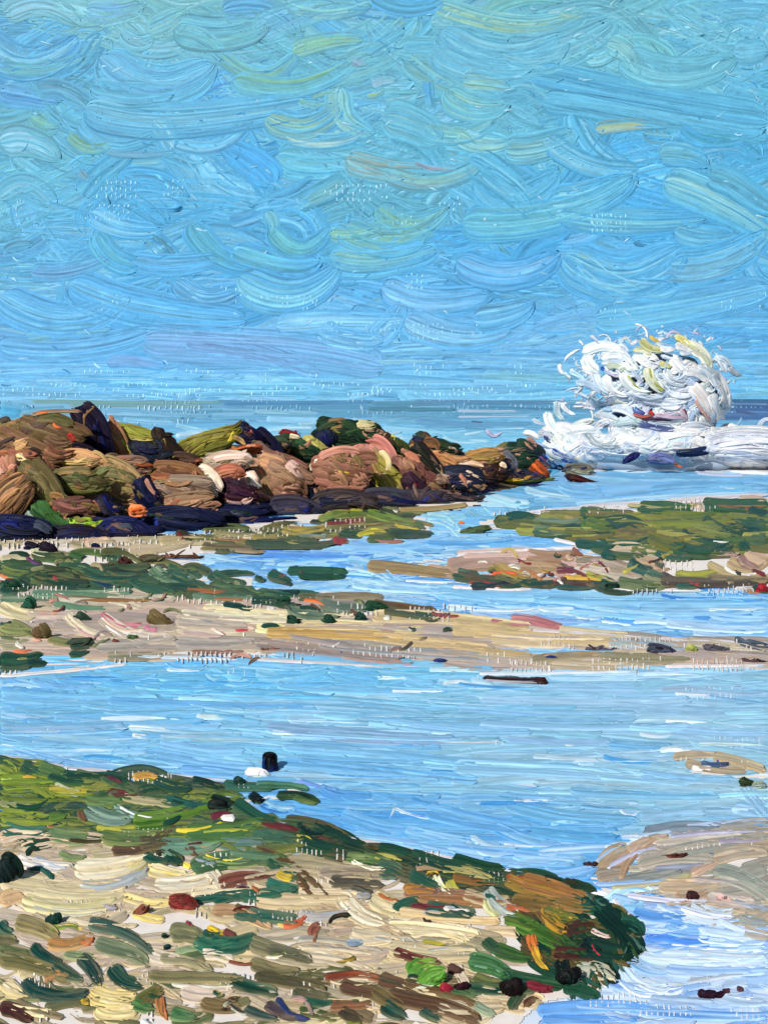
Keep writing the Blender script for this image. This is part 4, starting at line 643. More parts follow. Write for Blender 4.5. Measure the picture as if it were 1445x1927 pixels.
weedbed('seaweed_fringe', 'dark green weed fringe running diagonally along the lagoon edge of the near bank', [
    ([(490, 1545), (620, 1572), (850, 1628), (1080, 1675), (1150, 1700), (1000, 1700), (800, 1660), (560, 1600)], 80, (60, 150), (14, 26), mixcol(['1f4434', '24503c', '4c5038', '6c5c3c', '3c5c3c', '5c5844']), 13, 5, .06)], """
490 1550 570 1570 3 16 7c2838 6c2430; 560 1552 620 1570 14 16 14302c 1f3c34; 590 1560 700 1610 -6 24 17342c 1f4434; 560 1575 650 1605 6 22 1c4034 24503c; 600 1580 620 1584 0 10 7c3838; 555 1585 590 1590 -6 14 c8b434 a8a03c
585 1588 640 1595 -6 10 5c2c24 4c2824; 640 1595 690 1612 -3 16 1c4434; 710 1600 800 1622 -3 18 1c4030 24503c; 690 1598 720 1602 0 8 5c4028; 770 1615 940 1650 4 24 1f4434 2c5440; 850 1620 950 1640 2 18 17402c 245438
650 1620 740 1630 -4 20 4c6c3c 8c9860; 700 1620 760 1630 -6 14 c8b85c a8a050; 660 1625 730 1640 6 8 e8e4c8; 470 1580 560 1590 -6 24 3c6450 4c7058; 480 1600 620 1700 -14 14 6c4828 5c4028; 430 1610 540 1620 4 28 5c7c5c 4c7050
500 1625 580 1660 6 26 44683c 2c5c44; 360 1640 560 1630 -16 34 3c6440 4c7854; 380 1620 500 1625 12 14 4c7458 7c8c54; 385 1614 460 1620 8 5 e0cc44; 410 1670 500 1655 -4 26 8c4c3c 7c4438; 450 1690 560 1680 4 22 2c6050 3c7058
555 1650 600 1700 3 14 6c4c30; 470 1652 520 1655 3 10 6c2c30; 520 1645 555 1655 3 22 d8b83c b89c34; 500 1665 560 1680 3 20 3c7868 2c6450; 620 1665 720 1672 -3 24 5c5448 6c6454; 660 1670 700 1685 0 20 4c4c48
710 1640 760 1650 -4 40 2c5444 3c6450; 770 1650 840 1680 4 30 1f4c3c 2c5c48; 780 1640 840 1650 -8 16 a08464 b08c6c; 830 1640 930 1660 -6 20 9c9458 a89c6c; 850 1655 940 1668 4 16 8c6030 7c5434; 820 1650 850 1690 6 14 d0d078 e8e8d8
845 1660 878 1692 8 18 a8a434 d8d898; 780 1690 960 1705 3 24 8c5c3c 9c7048; 760 1690 900 1690 -4 18 94645c 8c6450; 950 1660 1050 1690 6 26 8c6828 a07c34; 980 1665 1110 1700 -3 34 946034 a4703c; 950 1655 1000 1665 -2 8 b84c2c 8c4428
1020 1658 1060 1668 0 14 2c3c28; 1070 1668 1120 1680 0 20 2c4434 1f4030; 1060 1662 1100 1675 2 12 3c3c24; 960 1700 1060 1712 4 30 7c6030 8c6c38; 1040 1700 1120 1715 3 26 8c6434 6c6434""", w0=5.4)
weedbed('seaweed_clump', 'blackish green wet weed mound at the right tip of the near bank', [
    ([(960, 1720), (1060, 1710), (1130, 1700), (1195, 1760), (1190, 1800), (1130, 1840), (1040, 1840), (960, 1800)], 60, (50, 110), (18, 32), mixcol(['1f4434', '24503c', '4c5a30', '3c5c2c', '17362c', '6c5430']), 20, 18, .1)], """
1090 1710 1140 1720 -4 30 1f4c40 2c5c48; 1110 1700 1180 1770 -4 34 14382c 1c4434; 1130 1715 1205 1800 -6 44 12332a 1a4034; 1165 1745 1208 1765 -10 26 2c6450 1f4c3c; 1105 1790 1190 1800 6 44 1a3c2c 24483c; 1120 1815 1165 1850 4 26 1c3428 2c4434
1095 1775 1130 1800 0 26 16282c 1f3c34; 1112 1782 1130 1806 4 4 b83040; 1060 1760 1120 1750 -4 24 5c3c34 4c3428; 1040 1800 1110 1800 2 24 4c2c28 5c3830; 1055 1810 1075 1860 4 28 121c1c 1f2c24; 1110 1755 1150 1770 3 10 d8c0b4
970 1740 1060 1790 -4 34 3c6424 4c7430; 950 1730 1020 1750 4 26 4c6c2c 6c7c38; 1020 1720 1090 1740 4 30 6c7034 5c5c30; 950 1715 1000 1722 -3 16 b8603c a86444; 1028 1712 1070 1755 12 30 b88c2c 98742c; 1040 1715 1080 1740 6 16 c89c38
915 1680 975 1725 8 26 c8ccc0 8c9894; 912 1695 940 1730 8 14 d8d8a8 b8b880; 955 1728 1010 1745 4 16 8c9848 5c6c34; 998 1765 1010 1800 2 20 cc6c34 d88c44; 1005 1785 1030 1830 6 16 d8b434 b08834; 910 1775 970 1800 6 22 4c6444 34583c
930 1790 1000 1810 3 26 3c6030 4c6c38; 880 1815 960 1845 -8 34 3c6c3c 548054; 890 1825 940 1835 -4 14 6c9478; 940 1840 1060 1860 4 30 24503c 3c6040; 1060 1860 1125 1880 0 26 1f4c38 2c5c44; 1080 1870 1110 1885 0 14 2c5c4c
1010 1720 1060 1765 4 14 7c5c34""", w0=5.8, under=None, thick=1.4, relief=1.2)
weedbed('seaweed_drift', 'scattered blue green wrack and brown weed strewn over the cream sand in the foreground', [
    ([(XL, 1780), (400, 1760), (560, 1800), (560, 1927), (XL, YB)], 120, (50, 130), (16, 30), mixcol(['6c6848', '5c6c48', '8c8060', '74704c', '4c5c44']), 4, 12, .1),
    ([(560, 1810), (1000, 1850), (960, YB), (500, YB)], 80, (50, 140), (16, 30), mixcol(['6c5c3c', '5c5438', '4c5c34', '7c6c50']), 8, 8, .08)], """
165 1745 290 1800 -14 26 1c4844 2c5c54; 60 1785 120 1820 6 22 17443c 1f5044; 100 1820 160 1850 4 26 1c4c44 3c5c48; 45 1850 165 1870 22 26 124440 1c4c48; 60 1870 165 1880 6 22 1c5048 12403c; 150 1805 190 1860 -3 26 1a4440 245048
210 1825 270 1860 10 30 17443c 2c5848; 170 1750 240 1775 -8 12 a88464 3c5c54; 0 1740 24 1760 4 22 1c5048 2c6454; 30 1740 110 1770 -4 34 7c7048 8c8058; 90 1755 150 1752 -4 12 94a844 5c7838; 90 1780 175 1768 10 24 b08454 a07848
150 1785 176 1768 4 12 e0703c c87444; 0 1810 130 1850 -8 34 6c6840 7c744c; 80 1850 130 1840 -4 18 a87844; 0 1790 60 1800 4 22 5c6844; 180 1780 280 1820 -4 30 5c6c50 748064; 120 1800 180 1805 3 18 7c8c68
400 1700 480 1690 -6 22 2c6454 1f5c4c; 360 1700 460 1698 -4 14 175044 2c6c5c; 440 1720 560 1735 4 24 3c6c5c 2c6050; 440 1712 470 1722 0 16 6c5430; 365 1775 440 1780 8 30 2c6c54 3c7c60; 380 1765 420 1770 -3 16 245c4c; 395 1780 480 1770 10 34 1f5c4c 347058
390 1752 420 1765 2 18 e8c030 d8a828; 320 1760 380 1770 -4 34 6c7050 7c7c5c; 420 1760 445 1768 0 14 7c4440; 530 1745 580 1728 8 14 c05434 cc6440; 585 1765 602 1748 -3 20 8c5044 a8604c; 590 1780 596 1768 0 8 7c5034
280 1840 460 1850 3 22 7c7450 6c6848; 300 1810 400 1830 -4 20 848060 9c9474; 470 1780 560 1800 3 30 6c6c50 7c785c; 500 1795 590 1815 -3 24 5c5c44 6c6c58; 430 1850 520 1880 -3 24 1c4c3c 2c5c48; 480 1845 610 1870 -4 26 5c5438 4c4c34
550 1870 620 1880 3 20 54503c 4c5844; 570 1890 640 1895 3 16 1f5444 2c6450; 260 1900 310 1870 -6 30 4c7038 6c5c34; 250 1890 290 1905 4 24 34683c 4c7c44; 300 1880 312 1925 2 18 cc6c40 a87444; 320 1910 370 1920 3 26 3c7044 4c7c54
380 1890 450 1900 4 30 6c5838 7c6844; 420 1910 450 1885 -4 20 4c3828; 520 1885 580 1925 10 14 3c508c 2c3c74; 500 1895 560 1920 4 22 6c6454 4c3c4c; 620 1900 700 1890 6 20 8c6044 7c5840; 610 1845 720 1850 -6 16 94442c 5c3c2c
640 1860 720 1875 3 26 5c4434 6c4c3c; 700 1870 760 1900 3 30 6c5c38 5c5434; 730 1880 900 1927 -6 30 6c4c38 5c4430; 710 1850 800 1880 -3 26 5c5440 6c4838; 470 1820 560 1835 3 24 6c6448 7c7454; 760 1855 900 1900 -4 20 74543c 4c5c34
720 1895 760 1920 2 30 1f4438 2c5c50; 790 1905 830 1925 2 20 2c5448; 740 1720 790 1700 -3 20 1f5444 2c6450; 800 1715 890 1725 3 28 1f5848 2c6454; 770 1708 840 1712 4 12 6c2434 7c2c38; 845 1710 890 1735 2 22 1c4c44
760 1680 820 1685 -3 22 b07c34 a06c3c; 740 1795 830 1815 6 18 7c3c38 6c3434; 770 1840 820 1825 -14 34 3c7c2c 5c9438; 775 1830 828 1822 -8 18 94b03c 6c9838; 830 1870 900 1880 3 22 3c6040 54784c; 880 1865 1000 1870 3 22 1c4c38 2c5c44
960 1905 990 1870 -4 22 24483c 3c5c44; 985 1900 1010 1885 -3 14 5c3c2c 6c4430; 890 1845 950 1860 3 22 5c6c3c; 780 1860 830 1845 6 16 c8d0bc; 0 1905 60 1925 -4 26 4c2830 5c2c30; 30 1890 120 1920 4 14 7c7458; 460 1905 520 1925 2 18 34504c
640 1905 680 1925 3 24 4c4434; 350 1740 365 1755 0 8 b82c48; 890 1895 930 1915 3 20 7c9078 94a488; 330 1800 380 1790 -3 12 8ca078; 420 1905 440 1890 -3 8 b0b4a0""", w0=5.8, thick=1.2, relief=1.1)

T = Paint()
for i in range(46):                                                     # torn weed ends round the tip of the bank
    t = rng.random(); x = float(np.interp(t, [0, .25, .5, .75, 1], [1120, 1185, 1212, 1175, 1090])); y = float(np.interp(t, [0, .25, .5, .75, 1], [1690, 1722, 1768, 1825, 1868]))
    a = rng.normal(.35+t*1.1, .5); l = rng.uniform(16, 46); x -= rng.uniform(4, 22)
    stroke(T, (x-l*.5*math.cos(a), y-l*.5*math.sin(a)), (x+l*.5*math.cos(a), y+l*.5*math.sin(a)), rng.normal(0, 4), rng.uniform(5, 12), RND.choice(['17362c', '1f4a38', '2c5c50', '3c5c34', '6c5c38', '4c6c60']), None, w0=6.2, surf=land, dry=1.0, thick=.9, relief=1, step=1.3)
tag(T.build('weed_fringe', M_WEED), 'ragged torn weed ends trailing into the tide pool around the tip of the near bank', 'seaweed', None, 'stuff')
def dabs(name, label, n, poly, L, Wd, cols, w0):
    M = Paint(); fill(M, poly, n, L, Wd, cols, 5, 20, .14, (w0, w0+1), surf=land, thick=1.1, relief=1.0, dry=.6, step=1.3, inset=.1); return tag(M.build(name, M_WEED), label, 'seaweed', None, 'stuff')
acc = lambda cs: (lambda x, y: (jit(hexl(RND.choice(cs)), .12), hexl(RND.choice(cs))))
dabs('weed_scraps', 'small scraps of weed, shell and pebble grit in many colours over the near bank', 120, [(XL, 1470), (400, 1500), (700, 1620), (1100, 1700), (1170, 1760), (1120, 1860), (960, YB), (XL, YB)], (14, 52), (5, 13), acc(['1f4a38', '17362c', '24503c', '6c2c30', 'c8a838', 'e8dcc8', 'f0ece4', '7c8438', 'b0603c', '5c4434', 'cfa296', '2c5c50', '8c9cac', '4c3830']), 7.0)
dabs('weed_scraps', 'small scraps of weed and grit strewn over the sand bar below the breakwater', 80, [(XL, 1060), (380, 1060), (700, 1130), (860, 1165), (900, 1250), (XL, 1255)], (12, 40), (4, 9), acc(['1f4a38', '24503c', '7c4438', 'e8e0d4', '8c8c60', '5c5c48', 'c89484', '94887c']), 5.6)
dabs('weed_scraps', 'small scraps of weed and grit strewn over the right bank beside the channel', 50, [(900, 1050), (1100, 1040), (1445, 1050), (XR, 1050), (XR, 1100), (1130, 1105), (880, 1095)], (12, 36), (4, 9), acc(['1f4a38', 'b05c44', '8c3038', 'e8e0d4', 'b0a040', '5c5c48', 'cfa296', '94603c']), 5.6)
# ------------------------------------------------------------------ BREAKWATER: every boulder a thing of its own
BASE = [(-500, 1035), (0, 1018), (300, 1006), (560, 968), (700, 956), (870, 942), (1000, 912), (1130, 905), (1500, 905)]
CREST = [(-500, 800), (-100, 796), (0, 800), (40, 782), (160, 782), (200, 840), (320, 838), (420, 815), (480, 832), (540, 840), (600, 826), (650, 800), (700, 822), (760, 846), (830, 838), (880, 862), (960, 858), (1000, 850), (1040, 880), (1060, 903)]
def ip(T, x): return float(np.interp(x, [a for a, b in T], [b for a, b in T]))
def dist(x, y):                                                         # the pile slopes back as it rises
    b = ip(BASE, x); D = H*F/(b-YH); return D*(1+.16*max(0, (b-y))/max(30, b-ip(CREST, x)))
xs = np.linspace(-480, 1050, 150); core = Paint(); rows = []
for x in xs:
    b = ip(BASE, x); c = ip(CREST, x)+16+5*math.sin(x*.05); Db = H*F/(b-YH); r = []
    for k in range(9):
        t = k/8; y = b-6+(c-b+6)*t; r.append(front(x+3*rng.normal(), y, Db*(1.02+.17*t)+rng.normal(0, .12)))
    top = r[-1]; r.append(top+np.array([0, 2.0, -.3])); r.append(top*np.array([1, 1, 0])+np.array([0, 5.0, -.1])); rows.append(r)
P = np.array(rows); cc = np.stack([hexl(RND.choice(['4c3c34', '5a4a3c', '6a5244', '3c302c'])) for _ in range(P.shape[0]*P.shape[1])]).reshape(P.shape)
for k in range(3): cc[:, k] = hexl('1c2240')  # shade along the foot of the pile, painted in as navy
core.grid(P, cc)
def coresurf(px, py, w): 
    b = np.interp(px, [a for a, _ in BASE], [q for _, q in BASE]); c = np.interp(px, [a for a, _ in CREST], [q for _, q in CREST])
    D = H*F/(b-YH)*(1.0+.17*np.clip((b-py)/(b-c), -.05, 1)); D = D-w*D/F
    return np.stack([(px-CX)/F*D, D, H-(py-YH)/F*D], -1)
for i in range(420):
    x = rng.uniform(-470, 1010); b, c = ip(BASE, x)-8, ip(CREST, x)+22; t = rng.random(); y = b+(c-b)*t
    cl = ['161c3c', '1b2150', '20243c', '2a2a3c'] if t < .26 else ['7c5c4c', '6a4a40', '8c6c58', '5c4c3c', '94705c', '6c6044', '4c3c3c'] if x > 330 else ['7a6448', '6a5a3c', '5c5438', '8c6a50', '6a4c3c', '4c4434']  # lowest strokes navy: shade put into the colour
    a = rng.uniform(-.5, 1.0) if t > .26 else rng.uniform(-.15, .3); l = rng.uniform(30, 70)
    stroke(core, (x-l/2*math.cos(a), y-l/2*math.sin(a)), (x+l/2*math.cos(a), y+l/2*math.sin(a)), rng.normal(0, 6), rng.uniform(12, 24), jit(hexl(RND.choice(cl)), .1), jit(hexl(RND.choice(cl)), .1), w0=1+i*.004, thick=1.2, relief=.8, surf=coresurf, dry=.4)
tag(core.build('rubble_core', M_ROCK, None, front(450, ip(BASE, 450), H*F/(ip(BASE, 450)-YH))), 'long bank of brown rubble, painted navy at the foot for shade, filling the gaps between the breakwater boulders', 'rubble bank')

BG = 'boulders of the breakwater'
BOULDERS = [  # navy of the bottom row is shade painted into the boulder colours
(20, 1003, 150, 40, 2, 'N', 'n', 'long blue black boulder at the foot of the breakwater, leftmost of the shade-painted bottom row', '0 990 80 1000 3 14 232a44 131a30'),
(150, 1012, 110, 32, 4, 'n', '2a2430', 'navy boulder under the yellow green weedy stone at the breakwater foot', ''),
(235, 1004, 150, 44, 3, '171d4c', '1c2248', 'wide navy boulder in the shade-painted bottom row just right of the yellow green stone', '190 985 260 980 -6 14 1a2470 1c2458;200 1000 290 1002 4 12 2a2440 1b2040'),
(345, 985, 150, 44, -3, '181f40', '202a4c', 'navy boulder below the two taupe crescent boulders', '300 975 400 985 6 16 2a3458 1a2048'),
(450, 972, 130, 46, 4, '1a1d48', '1b2140', 'navy boulder with a bright blue streak below the pink and taupe boulder', '440 990 560 975 -4 9 1c2c8c 1b2560'),
(560, 960, 100, 34, 0, '1c2240', '2c2434', 'squat blue black boulder below the cream and mauve boulders', ''),
(650, 946, 120, 36, 2, '20243c', '2a2a3c', 'slate navy boulder centred under the pale sliver stone', '600 940 680 935 4 14 1c2840 2a3048'),
(730, 942, 100, 34, 3, '222a4a', '30283c', 'slate blue boulder at the base below the olive diagonal boulder', '735 935 800 945 4 10 1c1f58 222a5c'),
(800, 936, 90, 32, 4, '1d2244', '3a2434', 'navy and plum boulder at the base below the dark plum boulder', ''),
(862, 935, 84, 26, 8, '141c30', '1c2438', 'black wedge boulder pointing right into the channel', '830 930 900 945 4 12 162028 1c2c34'),
(866, 905, 90, 40, 0, '2a3048', '1f2438', 'slate grey boulder above the black wedge boulder', '830 890 890 892 3 12 4a4c60 3c3c50;840 905 900 908 2 10 1c2458 2a3058'),
(905, 893, 60, 38, -4, '3a2c28', '4c3830', 'dark brown boulder with vertical brush furrows near the seaward end', '895 878 893 905 0 14 3a2c24 2c2020'),
(55, 855, 130, 70, 8, '7d5a48', '6a5a3c', 'wide reddish brown boulder under the highest boulder', '20 845 80 850 6 18 8a5444 7d5a48;90 840 140 850 10 20 8a6850 7a5444'),
(20, 808, 100, 44, -4, '6e6a44', '7c6c48', 'low olive tan boulder at the left edge of the crest', '0 812 40 810 2 6 c8682c b0a43c;0 820 25 815 2 6 c8b43c 94903c;0 800 80 795 4 14 6a6444 7c7048'),
(98, 826, 142, 70, 10, '6b5a40', '5b4a35', 'large olive brown boulder with an orange rim, highest of the breakwater', '60 782 155 775 -5 9 8c5c44 7c7868;68 781 95 778 -2 5 d87c4c c8683c;70 790 140 800 -8 22 4c5434 6c6444;105 795 120 805 3 5 d86c3c;133 815 147 828 2 14 a83430 8c3c34;60 825 95 858 -4 12 a8ac34 7c8430;90 820 140 830 8 22 7c6450 6a5040'),
(175, 815, 118, 34, 57, '1b1f4a', '2c2024', 'steep navy slab leaning on the right flank of the highest boulder', '160 800 200 860 4 14 2c1c20 1b1f3c;180 800 205 850 -3 8 1c2c80 161c50;150 830 200 860 4 14 3c2028 241c28'),
(165, 862, 70, 26, 25, '2a2030', '2c2438', 'small plum black boulder below the steep navy slab', '200 858 218 862 2 10 8c2c30 a8402c'),
(218, 832, 80, 26, 62, '8a6244', '94705c', 'narrow tan orange slab standing between the navy slab and the olive crest stone', '200 810 235 860 -3 14 9c6c54 8a6844;230 825 262 862 3 5 c4c83c 8c9c38'),
(256, 822, 92, 26, 8, '7f8636', '5c6438', 'yellow olive stone in the dip right of the highest boulder', '225 812 280 825 3 12 6c7434 8c9038;240 820 290 828 3 6 b0a868 8c8c38'),
(283, 852, 80, 34, 16, '1d2440', '2c3440', 'dark slate boulder in the dip of the crest', '262 842 300 850 3 12 16205c 1b1f3c;270 850 305 870 5 14 26304c 1c2c38'),
(322, 846, 96, 24, 42, '2f2522', '3c302c', 'dark brown curved boulder sloping down right of the crest dip', '305 825 350 860 12 14 3c2c28 2c2020;310 818 328 818 0 10 2c1c20'),
(350, 868, 60, 22, 5, '4c3830', '5c4438', 'small umber boulder tucked below the dark curved boulder', ''),
(396, 836, 120, 40, -22, '70702f', '7c7c34', 'olive boulder with a yellow edge rising to the right on the crest', '345 850 430 815 -8 20 6c6c34 7c7c38;350 828 440 808 -4 8 5c5c38 7c7c34;430 835 440 810 3 8 d8b83c a8a840;380 850 440 830 6 14 4c5c38 6c7034'),
(468, 822, 60, 40, 20, '1a1f52', '141a34', 'navy boulder on the crest right of the yellow edged olive boulder', '450 808 475 815 -4 14 1a2a78 141c3c;472 806 480 820 2 8 b0603c 7c3c28'),
(500, 840, 70, 26, 42, '1b1f48', '2a2444', 'navy boulder stepping down toward the small red stone', '480 825 510 852 3 10 1c2c80 1b1f50'),
(460, 850, 66, 22, -10, 'a8582c', '94502c', 'burnt orange stone wedged under the navy crest boulder', '435 855 475 842 -3 10 c8682c a85830'),
(430, 870, 96, 28, -6, 'b3a9a0', '948474', 'pale grey pink boulder below the burnt orange stone', '402 868 470 858 -5 14 c4bcb4 b0a094;410 878 460 872 4 10 a8988c 8c7c6c'),
(335, 898, 96, 32, 14, '6d4f38', '7c5c48', 'umber brown boulder above the upper taupe crescent', '300 885 360 892 3 14 5c4034 74503c'),
(150, 868, 90, 24, 2, '8c7c5c', 'a8885c', 'tan boulder with a yellow lip under the highest boulder', '95 865 180 868 4 9 c8b474 b0a060;92 862 98 872 0 6 d8c83c;130 880 180 875 4 12 a88c68 8c7454'),
(238, 875, 80, 28, 4, '7a6454', '8c7464', 'mauve brown boulder just left of the small orange brown stone', '255 870 290 874 3 9 94502c 6a3c24;215 885 260 885 3 12 8c7868 94806c'),
(75, 925, 120, 60, 50, '5d5b3a', '6a6444', 'tall olive green boulder right of the pale yellow slivers', '70 890 110 955 -8 24 5c5c3c 6c6844;60 910 95 960 -6 14 746c44 5c5838'),
(150, 905, 110, 48, 4, '555a38', '5f6440', 'grey green rounded boulder with a dark teal scoop', '100 905 150 918 8 12 24483c 4c5c38;110 890 175 888 -5 16 8c7850 6a6444;120 915 190 925 6 16 6a7038 4c5c34'),
(225, 915, 110, 62, 32, '6f6a45', '8a7458', 'big olive taupe boulder in the left half with a peach lower edge', '185 890 255 905 -8 22 5c6040 74704c;190 920 255 935 6 16 9c7858 8c7050;200 940 260 945 4 8 c89078 a87860'),
(20, 945, 110, 40, -48, '8d6f50', '6a5440', 'tan brown slab at the left edge tilting up to the right', '0 960 40 920 -4 12 a8845c 8c6c4c;10 985 50 940 3 14 6a5a44 5c4c3c'),
(10, 885, 50, 50, 60, 'a8806c', '8c6454', 'rosy tan boulder cut by the left edge of the view at mid height', '0 900 24 880 3 16 b0805c 8c6448;0 878 14 890 2 14 c8a494 a0786c'),
(36, 920, 60, 18, 72, 'c8b078', 'b09c74', 'pale yellow sliver of rock standing upright at the far left', '28 892 42 938 -3 10 d8c484 b8a078'),
(45, 868, 40, 14, 45, 'd0c49c', 'b8b08c', 'small cream sliver above the upright pale yellow one', '28 860 52 884 2 9 e0d8b4 c0b48c'),
(140, 955, 84, 36, 6, '6e4f4a', '5c4440', 'mauve boulder above the yellow green weedy stone', '110 945 165 955 6 16 7c5450 6c4c48;60 940 110 980 6 14 94645c 7c5450'),
(110, 978, 110, 32, 28, '2e5a35', '3c6434', 'green weed coated stone left of the yellow green one', '60 955 130 1000 6 16 2c5438 3c7034;50 960 75 985 3 12 a8bcb4 6c8478'),
(160, 990, 76, 34, -8, '6f8f2a', '8ca834', 'bright yellow green weedy stone at the foot of the breakwater', '148 990 184 985 8 12 c8cc3c a0b034;150 1000 184 993 6 6 d8d84c b0bc38;130 985 160 1005 4 14 54843c 6c9434'),
(118, 978, 40, 18, 40, '9c7868', 'b08c7c', 'small rosy stone between the green weedy stones', '80 960 120 990 3 8 c8988c b0806c'),
(198, 962, 60, 60, 30, '1c2038', '24283c', 'navy boulder cleft below the big olive taupe boulder', '185 940 200 985 -8 14 2a2c40 3c3c4c;195 930 230 965 4 12 1a2470 161c48;178 940 195 955 2 6 a05c58'),
(258, 960, 34, 16, 0, 'd4682c', 'b0845c', 'tiny bright orange stone in front of the navy rocks', '248 962 268 958 -2 8 d8743c c85c28'),
(278, 930, 70, 30, 55, '1c2454', '1a1f44', 'narrow navy slab left of the taupe crescents', '265 905 290 950 4 10 24305c 1a2050;275 900 300 935 3 8 b08c80 8c6458'),
(345, 918, 110, 40, 8, '8a7d70', '6b5c4c', 'upper taupe crescent boulder with a white under edge', '305 915 375 930 12 14 94887c 6c6054;295 920 370 940 16 5 e0dcd4 b8b0a4;310 905 365 905 6 10 8c6848 94785c'),
(350, 950, 112, 30, -4, '8b735f', '7c6450', 'lower taupe crescent boulder directly above the navy base', '300 945 385 940 12 14 947c64 8c705c;298 950 345 966 6 5 dcd8d0'),
(392, 905, 66, 16, 48, 'e0d8c8', 'c8bcb0', 'cream sliver of rock with a yellow tip', '368 888 410 930 3 10 ece4dc d8ccc0;354 882 372 890 0 5 e0cc34'),
(428, 896, 60, 30, -12, '9a6048', '8c5c4c', 'brick brown stone right of the yellow tipped sliver', '410 895 450 885 -3 12 b0745c 94604c'),
(450, 930, 70, 40, 10, '4a2a3c', '3c2438', 'plum coloured boulder left of the pink and taupe boulder', '420 940 460 945 4 9 c8b0a8 6c3c54;440 920 480 930 3 12 4c2040 3c2044'),
(510, 862, 100, 40, 25, '6b5a50', '7c6458', 'grey brown boulder under the stepping navy crest boulder', '490 855 550 880 4 14 74685c 5c4c48;495 850 580 880 -6 10 8c6c5c 7c5450'),
(515, 906, 110, 90, 20, '8a705a', '94745c', 'large pink and taupe boulder in the middle of the pile', '480 890 510 930 -4 24 8c7454 746448;505 875 560 910 -4 24 8c7c64 947860;485 925 540 945 6 18 dcaca4 c08c84;487 882 500 892 0 6 d86844;540 920 570 905 3 14 a0806c 8c6c5c'),
(470, 905, 34, 34, 60, 'e0c8c0', 'c0a498', 'small pale pink stone at the left shoulder of the pink and taupe boulder', '468 905 480 918 2 10 f0e4e0'),
(502, 872, 50, 16, 50, 'd4a89c', 'c09080', 'rosy sliver lying on top of the pink and taupe boulder', ''),
(544, 826, 40, 24, 8, '7d1f24', '5c2428', 'small dark red stone on the crest', '530 818 558 824 -3 10 a02830 7c2028'),
(560, 844, 80, 36, 26, '2b4a30', '203c2c', 'dark green boulder under the small red stone', '540 830 580 855 4 14 3c4c2c 24402c;545 850 560 865 2 10 5c2c28'),
(520, 840, 50, 26, -10, '3c4c34', '2c3c30', 'dull green stone just left of the small red one', '505 838 540 845 3 10 44543c 34482c'),
(652, 820, 124, 70, 6, '24432f', '1c3428', 'dark green dome shaped boulder topped with weed, middle of the crest', '600 815 640 795 -6 16 3c4c34 24402c;640 795 690 830 -8 18 1c3c30 2c4c30;650 820 690 810 -4 14 2c5034 3c5430;620 842 680 835 3 12 3c5434 2c442c;625 800 645 815 3 8 6c7434'),
(612, 826, 40, 46, 70, '1c2150', '1c3038', 'navy stone against the left flank of the green dome', '606 812 622 840 2 14 1c2878 161c40'),
(592, 833, 44, 18, 34, 'b3b069', '8c9450', 'pale olive leaf shaped stone left of the green dome', '575 825 605 845 3 12 d0cc94 a0a45c'),
(722, 842, 120, 44, 28, '2a4227', '24382c', 'dark green shoulder boulder descending right of the green dome', '690 820 750 850 -4 16 1c3c34 2c4428;730 825 770 845 -3 14 4c5c2c 34482c;735 818 745 828 0 9 a0a854'),
(715, 819, 18, 15, 0, '1e4a48', '1c3c40', 'tiny round teal stone on the green shoulder', ''),
(728, 856, 60, 20, 16, 'c0b360', 'a89c50', 'yellow olive crescent stone below the green shoulder', '702 838 758 862 12 12 d0c88c b0a450;705 848 750 866 8 5 ecdc70'),
(822, 836, 100, 28, 14, '2c4032', '34443c', 'blue green capped boulder on the crest right of the middle', '775 828 800 832 -3 12 1c2454 2c3444;795 828 850 845 -4 14 34482c 2c3c34'),
(760, 900, 80, 60, 30, '5c4440', '7c5448', 'dusky rose brown boulder behind the dark plum one', ''),
(640, 895, 110, 84, 10, '84604f', '946c5c', 'mauve brown boulder between the two cream stones', '600 860 680 850 -8 16 b08478 9c7064;620 870 655 915 -4 22 7c6450 94705c;635 888 660 890 -2 7 d8c434 c0a42c;615 915 660 920 4 16 a07068 8c5c50;610 930 650 922 3 8 e0c8bc c8a094'),
(608, 890, 40, 54, -10, 'd8cfb4', 'c0b090', 'cream stone with a rounded top left of the mauve brown boulder', '595 905 618 868 4 16 e8e0c8 c8bc98;612 905 620 870 -3 8 f0ead8 d8d0b8'),
(675, 888, 62, 14, 62, 'ead9bc', 'e8dcc8', 'narrow cream sliver standing right of the mauve brown boulder', '662 862 688 910 -2 9 f4ead8 e0ccac'),
(668, 886, 62, 10, 62, '3c2424', '4c2c28', 'thin dark brown rock edge beside the cream sliver', ''),
(700, 862, 100, 44, 14, '94685c', 'a87870', 'rose boulder under the green shoulder', '660 845 700 860 4 14 c08c84 a87468;690 845 730 862 2 8 e8d4c8 c09888;670 875 740 885 4 14 8c6054 7c5448'),
(735, 905, 110, 42, 44, '7c7a34', '7c6c44', 'olive green diagonal boulder right of the cream sliver', '692 880 760 930 10 16 7c8034 6c7034;720 885 750 890 3 10 8c8c34 6c6c34;700 900 750 930 8 8 a09c44'),
(790, 900, 90, 60, 34, '6f4a42', '845c50', 'brown mauve boulder right of the olive diagonal', '740 875 800 895 -5 16 8c6050 7c5448'),
(785, 922, 74, 36, 36, '3a2434', '2c2030', 'dark plum boulder low on the right half', '768 905 810 935 6 14 44283c 2c2034;775 905 785 915 0 5 8c2834'),
(835, 866, 130, 38, 22, 'a07850', '8c684c', 'sandy brown boulder below the blue green cap', '790 850 860 875 -4 14 b08454 a07850;800 865 860 895 -4 12 94644c 8c5c44;840 870 850 900 4 6 c8b8a8 94705c;800 850 830 858 2 8 a85c4c'),
